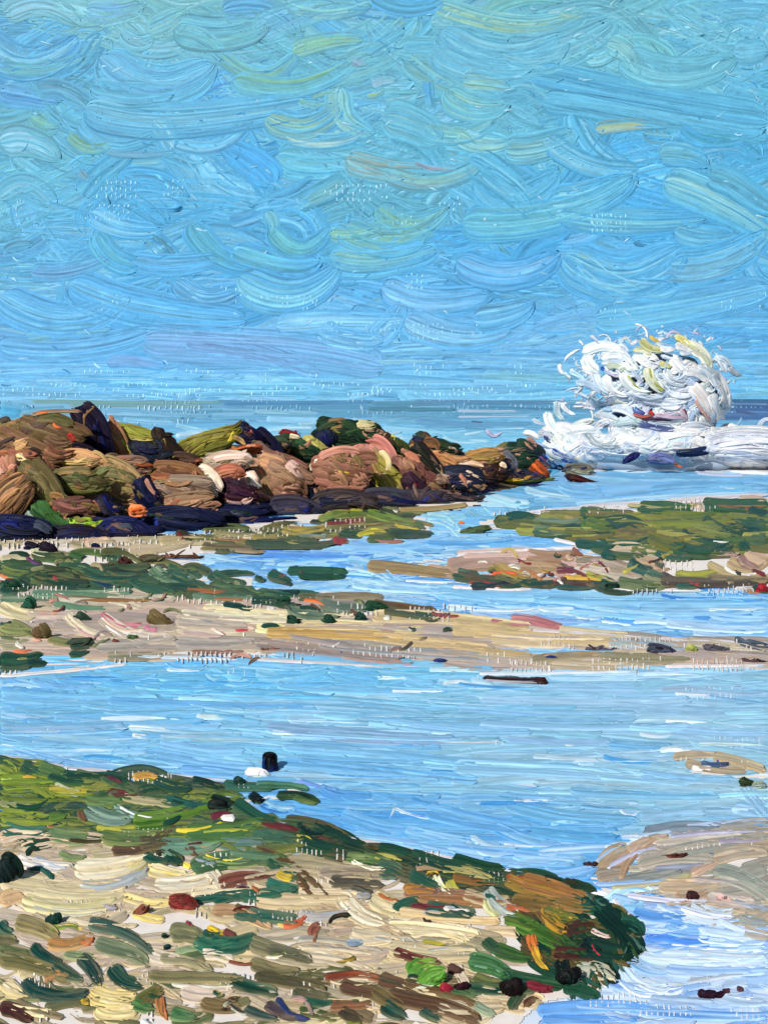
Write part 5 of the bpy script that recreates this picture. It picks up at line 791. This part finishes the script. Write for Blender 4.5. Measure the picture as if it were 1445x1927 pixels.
(818, 886, 122, 24, 52, '24302a', '2c2828', 'long blackish green rock ridge running down to the channel', '785 845 835 915 -8 14 24382c 2c2c28;830 900 840 925 1 6 6c2c30'),
(798, 892, 34, 16, 20, 'c9906c', 'b07c5c', 'small peach stone on the plum boulder', '788 888 808 896 -2 8 d8a484 c08460'),
(590, 928, 80, 24, 58, '151b3e', '141c34', 'upright blue black oval boulder below the cream stone', '575 915 610 960 3 12 182044 121830'),
(574, 955, 26, 28, 0, '1a2260', '161c40', 'small round royal blue stone beside the upright blue black one', '570 962 582 955 2 10 2030a0 1a2460'),
(890, 866, 96, 24, 2, '8c7340', '7c6840', 'tan olive boulder toward the seaward end', '850 868 920 862 -3 12 a0804c 7c6c3c;880 858 900 864 2 6 c8b44c'),
(912, 862, 70, 26, -4, '8a6a3c', '6c5c38', 'brown boulder capped in olive left of the dark green end boulder', '900 850 950 846 -2 10 7c6858 94806c;890 868 930 865 2 10 94803c'),
(968, 862, 96, 54, -4, '1f3f38', '244434', 'dark green boulder at the seaward end', '930 855 990 845 -4 14 5c5c58 2c3c38;940 860 990 855 3 16 1c4438 24483c;985 850 1005 880 2 12 1c3c2c 2c4434'),
(950, 876, 40, 32, 30, '5f6878', '4c4c54', 'blue grey stone in front of the dark green end boulder', '940 885 960 865 -3 8 a07054 7c5c50;950 865 965 885 3 8 243c84 5c6878'),
(930, 890, 50, 30, 0, '3c2c28', '4c3428', 'umber stone low on the left of the yellow rimmed end rock', ''),
(1014, 884, 44, 18, 40, 'b0562a', '7c4428', 'rusty orange stone beside the spray', '1000 872 1025 895 2 9 c86434 a04c28'),
(975, 900, 100, 16, -3, '4c5424', '5d6120', 'low olive rock with a bright yellow rim at the waterline', '915 898 922 905 0 10 d8a42c c89424;940 900 1005 894 5 7 d8a82c b8842c;925 908 1045 900 3 8 5d6424 6c7024'),
(1092, 902, 64, 16, 10, '42201f', '542824', 'maroon rock lying at the tip under the spray', '1070 897 1122 910 -1 9 5c2824 3c1c1c'),
(1088, 886, 56, 22, 0, '5c6358', '7c7c68', 'grey green rock in the foam above the maroon one', '1070 880 1110 890 3 8 8c9080 4c5c54'),
(1302, 851, 60, 9, 0, '1a2c58', '24345c', 'flat navy rock showing through the foam at the right', '1270 850 1300 848 0 6 243c54 8c9cb4'),
(1187, 862, 38, 8, -18, '1f2560', '2c3478', 'navy sliver of rock at the left edge of the foam shelf', ''),
(1245, 868, 60, 9, 6, '4e5f90', '5c6890', 'slate blue rock awash in the foam with a rusty end', '1215 868 1260 870 2 7 5c70a4 4c5c90;1265 872 1284 880 0 6 b0684c'),
]
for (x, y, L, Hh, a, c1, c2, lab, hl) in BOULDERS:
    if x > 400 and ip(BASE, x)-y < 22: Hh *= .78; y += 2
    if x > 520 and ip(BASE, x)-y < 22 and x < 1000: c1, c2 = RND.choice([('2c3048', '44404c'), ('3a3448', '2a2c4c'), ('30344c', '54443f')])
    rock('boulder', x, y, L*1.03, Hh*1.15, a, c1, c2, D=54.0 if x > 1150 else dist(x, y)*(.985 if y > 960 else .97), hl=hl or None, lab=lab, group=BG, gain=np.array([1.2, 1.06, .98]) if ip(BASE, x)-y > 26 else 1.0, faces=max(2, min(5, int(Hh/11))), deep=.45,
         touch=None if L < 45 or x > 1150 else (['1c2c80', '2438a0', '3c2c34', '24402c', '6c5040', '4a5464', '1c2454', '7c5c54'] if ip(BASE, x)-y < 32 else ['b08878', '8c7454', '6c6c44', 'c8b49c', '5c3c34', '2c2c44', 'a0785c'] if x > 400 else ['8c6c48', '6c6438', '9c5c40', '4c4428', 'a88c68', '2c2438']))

# ------------------------------------------------------------------ stones lying on the beach and in the shallows
BS = 'stones scattered on the beach'
STONES = [
(60, 1030, 34, 22, 10, '2a2030', '1c2040', 'navy and plum stone above the left seaweed bed'),
(92, 1032, 42, 34, 20, '241c34', '2c2430', 'big dark plum stone just below the breakwater at left'),
(180, 1029, 18, 16, 0, '1a2048', '1c2440', 'small navy stone alone on pale sand below the breakwater'),
(237, 1060, 30, 24, 35, '3c2028', '4c2c2c', 'dark maroon stone on the upper edge of the left seaweed bed'),
(285, 1055, 56, 20, -4, '5c5840', '4c4434', 'olive brown oval stone beside the maroon one'),
(345, 1048, 84, 18, -2, '5c3c30', '6c4c38', 'long brown flat stone at the tip of the upper blue channel'),
(22, 1103, 36, 26, 8, '1f4a34', '1c3c30', 'dark green stone at the left edge of the seaweed bed'),
(55, 1140, 30, 30, 30, '1f5040', '245444', 'dark teal square stone below the seaweed at left'),
(160, 1165, 40, 20, 35, '3c5444', '2c4438', 'grey green oval stone with a brown nose on the sand bar'),
(300, 1168, 54, 34, 32, '6c5434', '5c5838', 'large brown olive stone with a curved tail on the sand bar'),
(78, 1192, 34, 44, 60, '6a5438', '5c5034', 'rusty brown upright stone at the left of the sand bar'),
(250, 1202, 24, 16, 0, '4c6440', '3c5434', 'small mossy round stone in the middle of the sand bar'),
(152, 1212, 56, 20, -4, '3c4838', '2c4438', 'dark olive stone with a red brown tip on the lower sand bar'),
(553, 1168, 32, 30, 10, '1f4c3c', '1a3c34', 'dark green stone with a white gap on its left, first of three'),
(620, 1168, 28, 28, 40, '1c4438', '24503c', 'dark green stone, middle of the three on the sand bar'),
(679, 1164, 28, 22, 10, '1c3f36', '1f4a3c', 'dark green round stone, rightmost of the three on the sand bar'),
(708, 1145, 48, 24, 8, '1f4434', '245038', 'dark green flattened stone touching the channel'),
(535, 1135, 34, 22, 0, '1f4438', '2c503c', 'dark green stone on the bank above the three green ones'),
(510, 1223, 42, 12, 2, '6c4438', '7c5444', 'reddish brown flat stone on the lower edge of the sand bar'),
(830, 1246, 34, 9, 2, '24346c', '3c4c74', 'small navy flat stone at the water edge of the sand bar'),
(657, 1232, 32, 8, 2, '34447c', '4c5470', 'thin dark blue stone on the grey edge of the sand bar'),
(1038, 1242, 30, 9, 2, '203478', '1c2c6c', 'bright navy stone right of the sandy spit'),
(1130, 1222, 64, 14, 4, '4c4854', '5c5864', 'grey violet long stone on the right sand bar'),
(1245, 1225, 62, 20, 6, '4a5464', '3c3c54', 'slate grey oval stone on the right sand bar'),
(1345, 1222, 52, 20, 12, '545868', '5c4c50', 'grey stone with a maroon streak on the right sand bar'),
(1425, 1212, 50, 18, 14, '505c68', '444c5c', 'blue grey stone at the right edge of the sand bar'),
(1420, 1245, 56, 12, -2, '3c3444', '6c4c48', 'dark violet flat stone at the right edge by the lagoon'),
(1300, 1222, 24, 22, 0, '8c9444', '7c8448', 'yellow green mossy stone between the grey ones'),
(1433, 1112, 26, 22, 20, 'a82430', '7c2028', 'bright red stone in the channel at the right edge'),
(1152, 1106, 30, 18, 0, '1c4438', '17382c', 'dark green round stone at the lower fringe of the right bank'),

(895, 1000, 60, 22, -14, '3c5c3c', '5c5c40', 'mossy stone splitting the channel between the two banks'),
(868, 986, 13, 9, 20, 'c86430', 'a85834', 'small orange stone at the top of the channel'),
(1345, 1441, 56, 18, 4, '3c4c74', '4c5c7c', 'slate blue stone on the little sand islet in the lagoon'),
(1405, 1474, 34, 26, 20, '344424', '2c3c28', 'dark green weedy stone at the right of the lagoon islet'),
(1428, 1480, 32, 24, 0, '7c8480', '8c9088', 'pale grey stone behind the weedy one at the right edge'),
(1110, 1627, 32, 15, -8, '44282c', '543434', 'dark maroon stone at the lagoon shore of the right sand spit'),
(1265, 1612, 58, 15, -14, '542c28', '643830', 'long rust brown stone on the right sand spit'),
(1345, 1610, 28, 10, 0, '4c5c74', '5c6c84', 'small slate stone on the right sand spit'),
(1302, 1690, 30, 22, 10, '3c2424', '4c2c2c', 'dark brown round stone above the tide pool'),
(1362, 1692, 36, 22, 20, 'a88c84', 'b09890', 'pale mauve stone above the tide pool'),
(1337, 1871, 52, 26, 6, '2a1838', '3c1a28', 'dark plum oval stone with a red rim in the tide pool'),
(1366, 1866, 16, 13, 0, '5c3840', '4c3038', 'small brown pebble touching the plum stone in the tide pool'),
(1392, 1863, 16, 12, 0, '4c3444', '5c3c48', 'small violet pebble, rightmost in the tide pool'),

(8, 1640, 56, 74, 55, '1c3430', '14222c', 'large blackish green boulder cut by the left edge in the foreground'),
(102, 1732, 26, 36, 70, '17382f', '1c443c', 'upright dark green stone on the cream sand at left'),
(266, 1716, 34, 28, -50, '6c3c34', '7c4c3c', 'brown stone left of the big red one'),
(345, 1702, 60, 36, 12, '8c2c30', '6c3c34', 'big dark red stone on a yellow patch of sand'),
(311, 1765, 15, 16, 0, '1c3c38', '24483c', 'small dark green pebble, upper of two under the red stone'),
(315, 1785, 14, 13, 0, '1c4038', '1c3434', 'small dark green pebble, lower of two under the red stone'),
(838, 1865, 30, 24, 30, 'a02434', '84283c', 'red stone left of the dark maroon pebble'),
(867, 1859, 22, 32, 80, '3c1c28', '2c1c24', 'dark maroon upright pebble between red and black stones'),
(855, 1828, 30, 26, 10, '3c3c38', '6c4440', 'grey and brown stone above the dark maroon pebble'),
(965, 1860, 42, 54, 80, '2c141c', '1f1218', 'blackish maroon upright stone near the dark weed mound'),
(1015, 1860, 62, 24, 18, '6c2c34', '943040', 'long crimson stone right of the blackish maroon one'),
(1068, 1838, 30, 58, 78, '141c1c', '1c2c28', 'tall black stone at the foot of the dark weed mound'),
(815, 1845, 60, 40, -24, '4c7c30', '5c9038', 'bright green weedy stone in the lower middle'),
(410, 1519, 46, 26, 8, '121c1e', '1c342c', 'black stone on the upper slope of the near bank'),
(485, 1507, 24, 20, 0, '14242c', '1c2c34', 'small black stone at the corner of the little inlet'),
(450, 1474, 24, 20, 0, '1c443c', '1c3c34', 'dark teal stone on the skyline of the near bank'),
]
for (x, y, L, Hh, a, c1, c2, lab) in STONES:
    if not L: continue
    rock('stone', x, y, L*.92, Hh*.76, a, c1, c2, lab=lab, cat='stone', group=BS, faces=3 if L > 30 else 2, deep=.5, mat=M_ROCK)

# ------------------------------------------------------------------ post in the lagoon and the driftwood log
def polytube(M, ctr, rad, cols, nv=14, squash=1.0):
    R = []; C = []
    for (p, r, c) in zip(ctr, rad, cols):
        a = np.linspace(0, 2*math.pi, nv, endpoint=False); rr = r*(1+.08*rng.normal(0, 1, nv))
        R.append(np.stack([p[0]+rr*np.cos(a), p[1]+rr*np.sin(a)*squash, p[2]+0*a], -1)); C.append(np.tile(hexl(c), (nv, 1)))
    M.grid(np.array(R), np.array(C), wrap=True)
D = H*F/(1452-YH); k = D/F; pb = ground(np.array(508.), np.array(1452.), 0.)
M = Paint(); zs = np.array([-.1, 0, .2, .5, .8, .95, 1.0, 1.0])*34*k
polytube(M, [(pb[0]+(.1-z)*.06, pb[1], z) for z in zs], np.array([17, 16, 15, 14.5, 13, 12, 10, .3])*k, ['1a2a5c', '1a2a5c', '1c3070', '16203c', '121828', '14141c', '1a1416', '1c1618'])
def psurf(px, py, w):
    q = np.clip((px-508)/15, -1, 1); Dd = D-14*k*np.sqrt(1-q*q)-w*k; return np.stack([(px-CX)*k, Dd, H-(py-YH)*k], -1)
strokes(M, '499 1448 500 1422 -2 9 1c3c84 16306c;507 1445 508 1421 0 9 2c3c44 14181c;516 1448 514 1424 2 8 281418 14141c;500 1420 515 1419 -2 7 161820 201418', w0=1.2, surf=psurf, dry=.1, thick=1)
tag(M.build('mooring_post', M_ROCK, None, pb), 'short stubby navy black post standing alone in the lagoon shallows', 'post')
rock('ledge', 484, 1457, 46, 14, 8, 'c8ccd0', 'dcdcdc', lab='flat white stone slab awash beside the stubby dark post', cat='stone', faces=2, deep=.7)
p0 = ground(np.array(908.), np.array(1281.), 0.); p1 = ground(np.array(1030.), np.array(1289.), 0.); k = p0[1]/F
M = Paint(); n = 26; R = []; C = []
for i in range(n):
    t = i/(n-1); p = p0+(p1-p0)*t; r = (4.2+4*t+.5*math.sin(t*17))*k*(.25 if i in (0, n-1) else 1); a = np.linspace(0, 2*math.pi, 12, endpoint=False)
    rr = r*(1+.1*rng.normal(0, 1, 12)); R.append(np.stack([p[0]+0*a, p[1]+rr*np.cos(a)*1.5, 5*k+rr*np.sin(a)], -1)); C.append(np.tile(hexl('4c4448' if t < .8 else '3c2420'), (12, 1)))
M.grid(np.array(R), np.array(C), wrap=True)
def lsurf(px, py, w):
    d = p0[1]+(p1[1]-p0[1])*np.clip((px-908)/122, 0, 1)-(9+w)*k; return np.stack([(px-CX)/F*d, d, H-(py-YH)/F*d], -1)
strokes(M, '910 1275 1015 1279 1 4 2a2428 3c3440;912 1280 1020 1285 1 6 8c848c 6c646c;930 1284 1010 1289 1 4 5c5458 4c4448;1005 1279 1028 1282 0 8 3c1c18 542c24;1010 1288 1026 1287 0 5 2c1c1c 4c3434', w0=1, surf=lsurf, dry=.15, thick=.8, step=1.4)
tag(M.build('driftwood_log', M_ROCK, None, (p0+p1)/2), 'long grey weathered log with a dark broken end lying by the lagoon edge', 'log')
# ------------------------------------------------------------------ THE BREAKING WAVE
Dw = H*F/(884-YH); kw = Dw/F
wave = empty('breaking_wave', (0, 0, 0)); wc = ground(np.array(1260.), np.array(884.), 0.); wave.location = wc.tolist()
tag(wave, 'white wave bursting into tall spray against the rocks at the right', 'wave')
def blob(M, cx, cy, rx, ry, dep, col, lump=.12, dz=0.):
    nu, nv = 30, 44; th = np.linspace(.02, math.pi-.02, nu)[:, None]; ph = np.linspace(0, 2*math.pi, nv, endpoint=False)[None]
    X = np.cos(th)+0*ph; Y = np.sin(th)*np.cos(ph); Z = np.sin(th)*np.sin(ph); s = 1+lump*(np.sin(X*6+2)*np.sin(Z*7)+.6*np.sin(Y*9+X*5)+.4*np.sin(Z*13+Y*7))
    P = np.stack([((cx-CX)+X*s*rx)*kw, Dw+dz+Y*s*dep, H-((cy-YH)-Z*s*ry)*kw], -1)
    c = hexl(col)*.7*np.array([.62, .74, .88]); C = c*(1+.08*rng.normal(0, 1, (nu, nv, 1))); M.grid(P, np.clip(C, 0, .93), wrap=True)
BL = [(1235, 715, 118, 74, 2.2), (1290, 760, 78, 76, 2.2), (1160, 725, 60, 44, 1.6), (1250, 840, 215, 44, 3.0), (1440, 845, 150, 46, 3.2), (1100, 850, 80, 40, 2.0), (1210, 790, 90, 44, 2)]
def wsurf(px, py, w):
    best = np.full(np.shape(px), 1e9)
    for cx, cy, rx, ry, dep in BL:
        q = ((px-cx)/rx)**2+((py-cy)/ry)**2; best = np.minimum(best, Dw-dep*np.sqrt(np.clip(1-q, 0, 1))+.6*np.clip(q-1, 0, 1.5))
    D = best-.25-w*kw*1.3
    return np.stack([(px-CX)/F*D, D, H-(py-YH)/F*D], -1)
FW = dict(surf=wsurf, gain=.74)
fc = mixcol(['f2f2f0', 'e4eaee', 'c8d8e8', 'b4c8e0', 'eceee8', 'c4c8e0', 'd8e4ee', 'a8c4dc'], b=.45)
def burst(M, n, cx, cy, rx, ry, L, Wd, w0):
    for i in range(n):
        a = rng.uniform(0, 6.28); r = math.sqrt(rng.random()); x, y = cx+rx*r*math.cos(a), cy+ry*r*math.sin(a)
        l = rng.uniform(*L); b = rng.uniform(-1.1, 1.1); c1, c2 = fc(x, y)
        stroke(M, (x-l/2*math.cos(b), y-l/2*math.sin(b)), (x+l/2*math.cos(b), y+l/2*math.sin(b)), rng.normal(0, .25)*l, rng.uniform(*Wd), c1, c2, w0=w0+i*.01, thick=2.2, relief=1.1, dry=.55, step=1.6, **FW)
sp = Paint(); fo0 = Paint()
blob(sp, 1238, 718, 90, 54, 2.15, 'd8e4f0', .06); blob(sp, 1294, 764, 56, 62, 2.15, 'd8e4ee', .06); blob(sp, 1165, 730, 38, 26, 1.5, 'ccdeee', .08); blob(sp, 1215, 790, 66, 26, 1.4, 'b4c4dc')
burst(sp, 60, 1225, 724, 94, 54, (20, 54), (8, 18), 1); burst(sp, 40, 1300, 745, 52, 62, (20, 54), (8, 18), 1); burst(sp, 26, 1150, 735, 60, 40, (14, 40), (5, 11), 1); burst(sp, 22, 1200, 790, 80, 24, (20, 50), (7, 13), 1); burst(sp, 60, 1200, 715, 165, 95, (10, 40), (3, 8), 1)
strokes(sp, """
1095 665 1190 690 -26 22 eef4f6 b8d4e4; 1100 668 1125 700 4 26 e8eef0 ccdce4; 1095 690 1120 700 4 14 f4f6f4 d8e4ea; 1130 672 1200 695 -14 16 d4e2ea eef2f4; 1140 690 1175 700 -8 18 c8d8d4 b4c4a8
1205 638 1250 658 8 16 d8d8b0 b8bc74; 1222 632 1240 642 2 8 d89c30 c8b85c; 1240 655 1268 655 3 12 f4f6f4 e0e8ea; 1268 634 1300 655 -4 14 d8cc60 c8c48c; 1280 650 1335 690 -12 24 f4f6f2 d8dcb0
1270 650 1300 665 -4 16 f8f8f4 e0e8ec; 1300 660 1330 690 -6 18 eef2ee c8d0a8; 1190 660 1225 670 -6 12 c0c484 e0e4c8; 1200 668 1240 690 6 18 eef2f2 c8d8e0; 1220 690 1250 738 10 22 c8cc94 e8ecdc
1224 690 1250 738 8 10 a8ac4c c8c874; 1240 680 1265 690 3 12 b8b86c d8dcb8; 1265 670 1290 700 4 20 f6f8f8 dce6ec; 1170 700 1220 738 12 20 e4ecec c8d4dc; 1178 704 1212 738 5 9 b4b840 a0a43c
1130 690 1138 698 0 8 2c54b0; 1160 695 1190 700 -8 14 d4e0dc eef2f0; 1140 705 1180 745 14 20 eef2f4 c4d8ea; 1120 700 1150 740 10 18 dce8f0 b4cce4; 1145 735 1175 755 4 12 f8faf8 dce8f0
1155 750 1185 760 4 10 f4f4ec d8d8b0; 1190 740 1250 745 8 18 e0e8f0 c4d4e4; 1250 700 1290 720 8 20 f4f6f8 d4e0ea; 1255 730 1300 740 8 20 e8eef2 ccd8e4; 1285 700 1330 720 -10 22 f4f6f6 d8e2ea
1310 690 1350 730 -8 22 eef2f6 c4d8e8; 1345 670 1365 700 -3 14 e0e8ee c4d4e4; 1340 700 1368 745 -6 16 f0f0ee d8d8dc; 1350 720 1366 760 -3 14 e8e4e4 f4f2ee; 1340 740 1358 790 4 20 f2f4f4 dce4ea
1300 725 1345 790 -4 26 f4f2ee e4dcd8; 1306 738 1316 762 2 7 b85c34 d8a08c; 1308 745 1338 790 6 8 c88878 e8d4cc; 1315 740 1335 780 -3 14 e8d8d0 f4f0ec; 1320 770 1340 794 2 6 b06050 e0c0b4
1190 765 1215 778 4 12 203c90 4c6cb0; 1190 778 1230 780 5 8 a83c34 c87468; 1218 774 1232 780 0 8 c83434; 1232 780 1290 785 3 10 9c7c94 c0b0c0; 1275 770 1290 795 -4 14 b89ca8 d8ccd4; 1284 768 1292 790 -2 5 8c3848
1200 795 1270 808 4 14 4c5c94 7c8cb8; 1205 790 1265 792 -3 6 8c4448 5c4c7c; 1215 802 1275 812 3 9 94a4c8 b4c0d8; 1180 735 1210 740 6 12 ccdce8 eef4f8; 1210 750 1290 752 6 18 dce4ec c8d4e0; 1240 760 1280 765 4 14 f0f4f6 d0dce6
1150 770 1200 790 -6 14 b8ccd8 d4e0e8; 1120 780 1165 795 -6 12 a8c4d4 c8d8e0; 1054 684 1062 705 5 9 f4f6f4 d8e8ee; 1062 700 1075 712 2 8 c4dcea; 1048 755 1060 790 6 14 a8ccdc d4e4ec; 1056 758 1080 780 4 10 e4eef2
1070 700 1100 720 -4 12 b8d4e8 a0c8e4; 1085 720 1130 740 -6 14 a8c8e4 c4d8ec; 1110 750 1150 770 4 12 94bcd8 b8d0e4; 1370 690 1392 706 3 12 a8b4c0 b8c4cc; 1350 672 1375 690 -3 12 d8e4ec b8d0e0; 1358 745 1372 765 2 10 e8e0dc
""", w0=3.2, thick=2.0, relief=1.15, dry=.4, step=1.5, **FW)
for i in range(60):                                                     # blue and lilac strokes scattered between the curls
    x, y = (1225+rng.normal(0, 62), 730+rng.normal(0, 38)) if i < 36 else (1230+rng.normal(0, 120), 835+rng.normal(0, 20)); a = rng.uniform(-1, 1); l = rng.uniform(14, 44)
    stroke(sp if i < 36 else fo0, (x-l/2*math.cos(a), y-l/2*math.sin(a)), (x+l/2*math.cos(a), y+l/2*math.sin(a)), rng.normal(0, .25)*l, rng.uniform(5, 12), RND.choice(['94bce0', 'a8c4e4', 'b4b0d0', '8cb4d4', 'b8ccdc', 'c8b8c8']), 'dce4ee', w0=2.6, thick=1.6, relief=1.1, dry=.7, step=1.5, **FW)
for i in range(150):
    a = rng.uniform(-3.2, .3); r = rng.uniform(.95, 1.05+.3*rng.random()); x, y = 1230+128*r*math.cos(a), 735+100*r*math.sin(a); l = rng.uniform(4, 14); b = a+1.57+rng.normal(0, .5)
    stroke(sp, (x, y), (x+l*math.cos(b), y+l*math.sin(b)), rng.normal(0, 2), rng.uniform(3, 8), RND.choice(['c0dcee', 'a8d0ea', 'dce8f0', '9cc8e4', 'b4c4d8']), None, w0=1, thick=.6, relief=.6, dry=.3, step=1.4, **FW)
sp.build('spray_plume', M_FOAM, wave, wc)
fo = fo0
blob(fo, 1240, 858, 190, 46, 2.6, 'e4e8ec', .06); blob(fo, 1475, 868, 150, 44, 2.4, 'd4dce8', .07); blob(fo, 1100, 864, 60, 34, 1.8, 'd8e2ea', .08)
burst(fo, 60, 1190, 835, 150, 30, (40, 90), (14, 26), 1); burst(fo, 30, 1130, 850, 90, 26, (30, 70), (12, 20), 1); burst(fo, 40, 1480, 850, 140, 28, (60, 120), (14, 26), 1)
strokes(fo, """
1030 775 1060 818 8 20 d8e8ec f0f4f4; 1036 785 1060 820 4 12 f4f8f8 a8c8d0; 1048 805 1080 815 4 14 f0f4f6 c4d8e4; 1060 815 1120 810 -6 20 e8eef2 ccdae4; 1100 820 1160 825 12 24 a8b8c4 dce4ea
1100 815 1165 840 14 20 98a8b4 d0dae0; 1150 800 1210 800 -8 18 b4ccd4 dce8ec; 1160 815 1240 820 10 22 e8eef2 c8d4de; 1180 810 1260 850 12 22 f2f4f4 d8e0e8; 1060 840 1140 858 6 20 f0f2f4 d8e2ea
1035 845 1080 868 4 16 2c50a8 a8c0dc; 1040 848 1100 865 4 8 3c68b0 c4d4e4; 1120 855 1200 860 6 22 f4f4f4 dce4ec; 1130 870 1220 872 6 16 f0f0f0 dce2ec; 1200 840 1270 845 8 22 f6f6f6 dce6ec
1220 850 1262 835 -4 20 e4ecf0 f6f8f8; 1260 838 1320 840 0 18 dcdce0 ccccd4; 1240 825 1320 815 -6 20 f4f6f8 dce4ec; 1280 805 1340 805 -6 16 f2f2f2 dce2ea; 1300 820 1330 835 3 20 dcdce2 e8e8ea
1300 862 1330 868 -4 8 f4f4f4; 1285 880 1350 882 5 16 f4f4f4 e4e4ec; 1330 870 1445 875 8 18 f8f8f6 dcdce4; 1340 860 1480 870 6 16 eceaee f8f8f8; 1290 870 1345 878 3 10 dce0ec f2f2f6
1325 822 1420 838 -12 26 e8ecf2 c0c8dc; 1400 816 1520 830 -8 20 e8ecf2 c0c8dc; 1330 845 1460 862 -8 22 f0f2f4 c4cce0
985 815 1012 825 -4 12 eceef0 c8ccd4; 1012 815 1045 835 -6 16 94a0b0 c8d4e0; 1025 818 1036 832 2 9 1c2c84 3c4c94; 1005 830 1040 845 4 10 3c58a8 a4bcdc; 1020 835 1060 865 4 16 b4d4e0 e4eef2
995 838 1062 895 4 20 24408c a85c64; 992 842 1050 900 6 12 8c98b8 c4b4c0; 1000 840 1066 892 0 6 2c4ca8 4c68b0; 996 850 1050 902 5 6 e8e8ee a86070; 1045 880 1068 895 3 16 e8eaf0 f4f4f4
1065 850 1085 870 3 14 5c7ca8 d0dce4; 1085 855 1120 880 4 18 8c9494 dcdcd4; 1075 875 1090 882 2 8 3c64a4; 1095 850 1110 870 4 12 a8bcd8 e8eef2; 1105 880 1130 885 2 12 c8d4dc f0f0f0; 1125 868 1145 872 0 9 8c7c74 a89484
1050 895 1075 905 3 12 dceaf2 b8d8ec; 1030 862 1045 880 2 12 dce8e8 b4d0d4
""", w0=3, thick=2.0, relief=1.1, dry=.35, step=1.5, **FW)
# the long combed ridges of foam running off to the right
for i in range(17):
    y = 812+i*3.6; x = 1322+rng.uniform(0, 26)+i*1.2
    stroke(fo, (x, y+rng.normal(2, 2)), (x+rng.uniform(90, 230), y+rng.uniform(8, 20)), rng.uniform(-18, -5), rng.uniform(4, 9), RND.choice(['f6f6f4', 'e8ecf2', 'f2f2f0', 'd4dcec']), RND.choice(['c4cce0', 'dcdce8', 'b8c8e0']), w0=4.4+i*.05, thick=2.2, relief=.8, dry=.55, step=1.3, **FW)
burst(fo, 26, 1440, 880, 130, 10, (20, 60), (5, 11), 4); burst(fo, 16, 1420, 815, 90, 10, (20, 50), (5, 11), 3)
strokes(fo, '''
1120 872 1230 876 5 12 f0f2f4 c4d4e4; 1200 880 1300 884 4 10 e4eaf0 b4cce0; 1060 893 1130 896 3 8 dceaf2 a4c8e4; 1290 884 1400 888 4 10 f4f4f4 d0d8e4; 1360 884 1560 890 4 12 f4f4f6 ccd4e0
1140 884 1230 888 3 6 c8dcec; 1310 893 1400 897 2 5 c4daec; 1150 868 1260 874 4 10 f2f4f6 d4dce8; 1450 890 1700 896 4 12 f0f2f4 ccd8e4; 1080 880 1150 884 3 9 e8eef2''', w0=4, thick=1.4, relief=.8, dry=.6, gain=.85, step=1.5)
fo.build('foam_crest', M_FOAM, wave, wc)
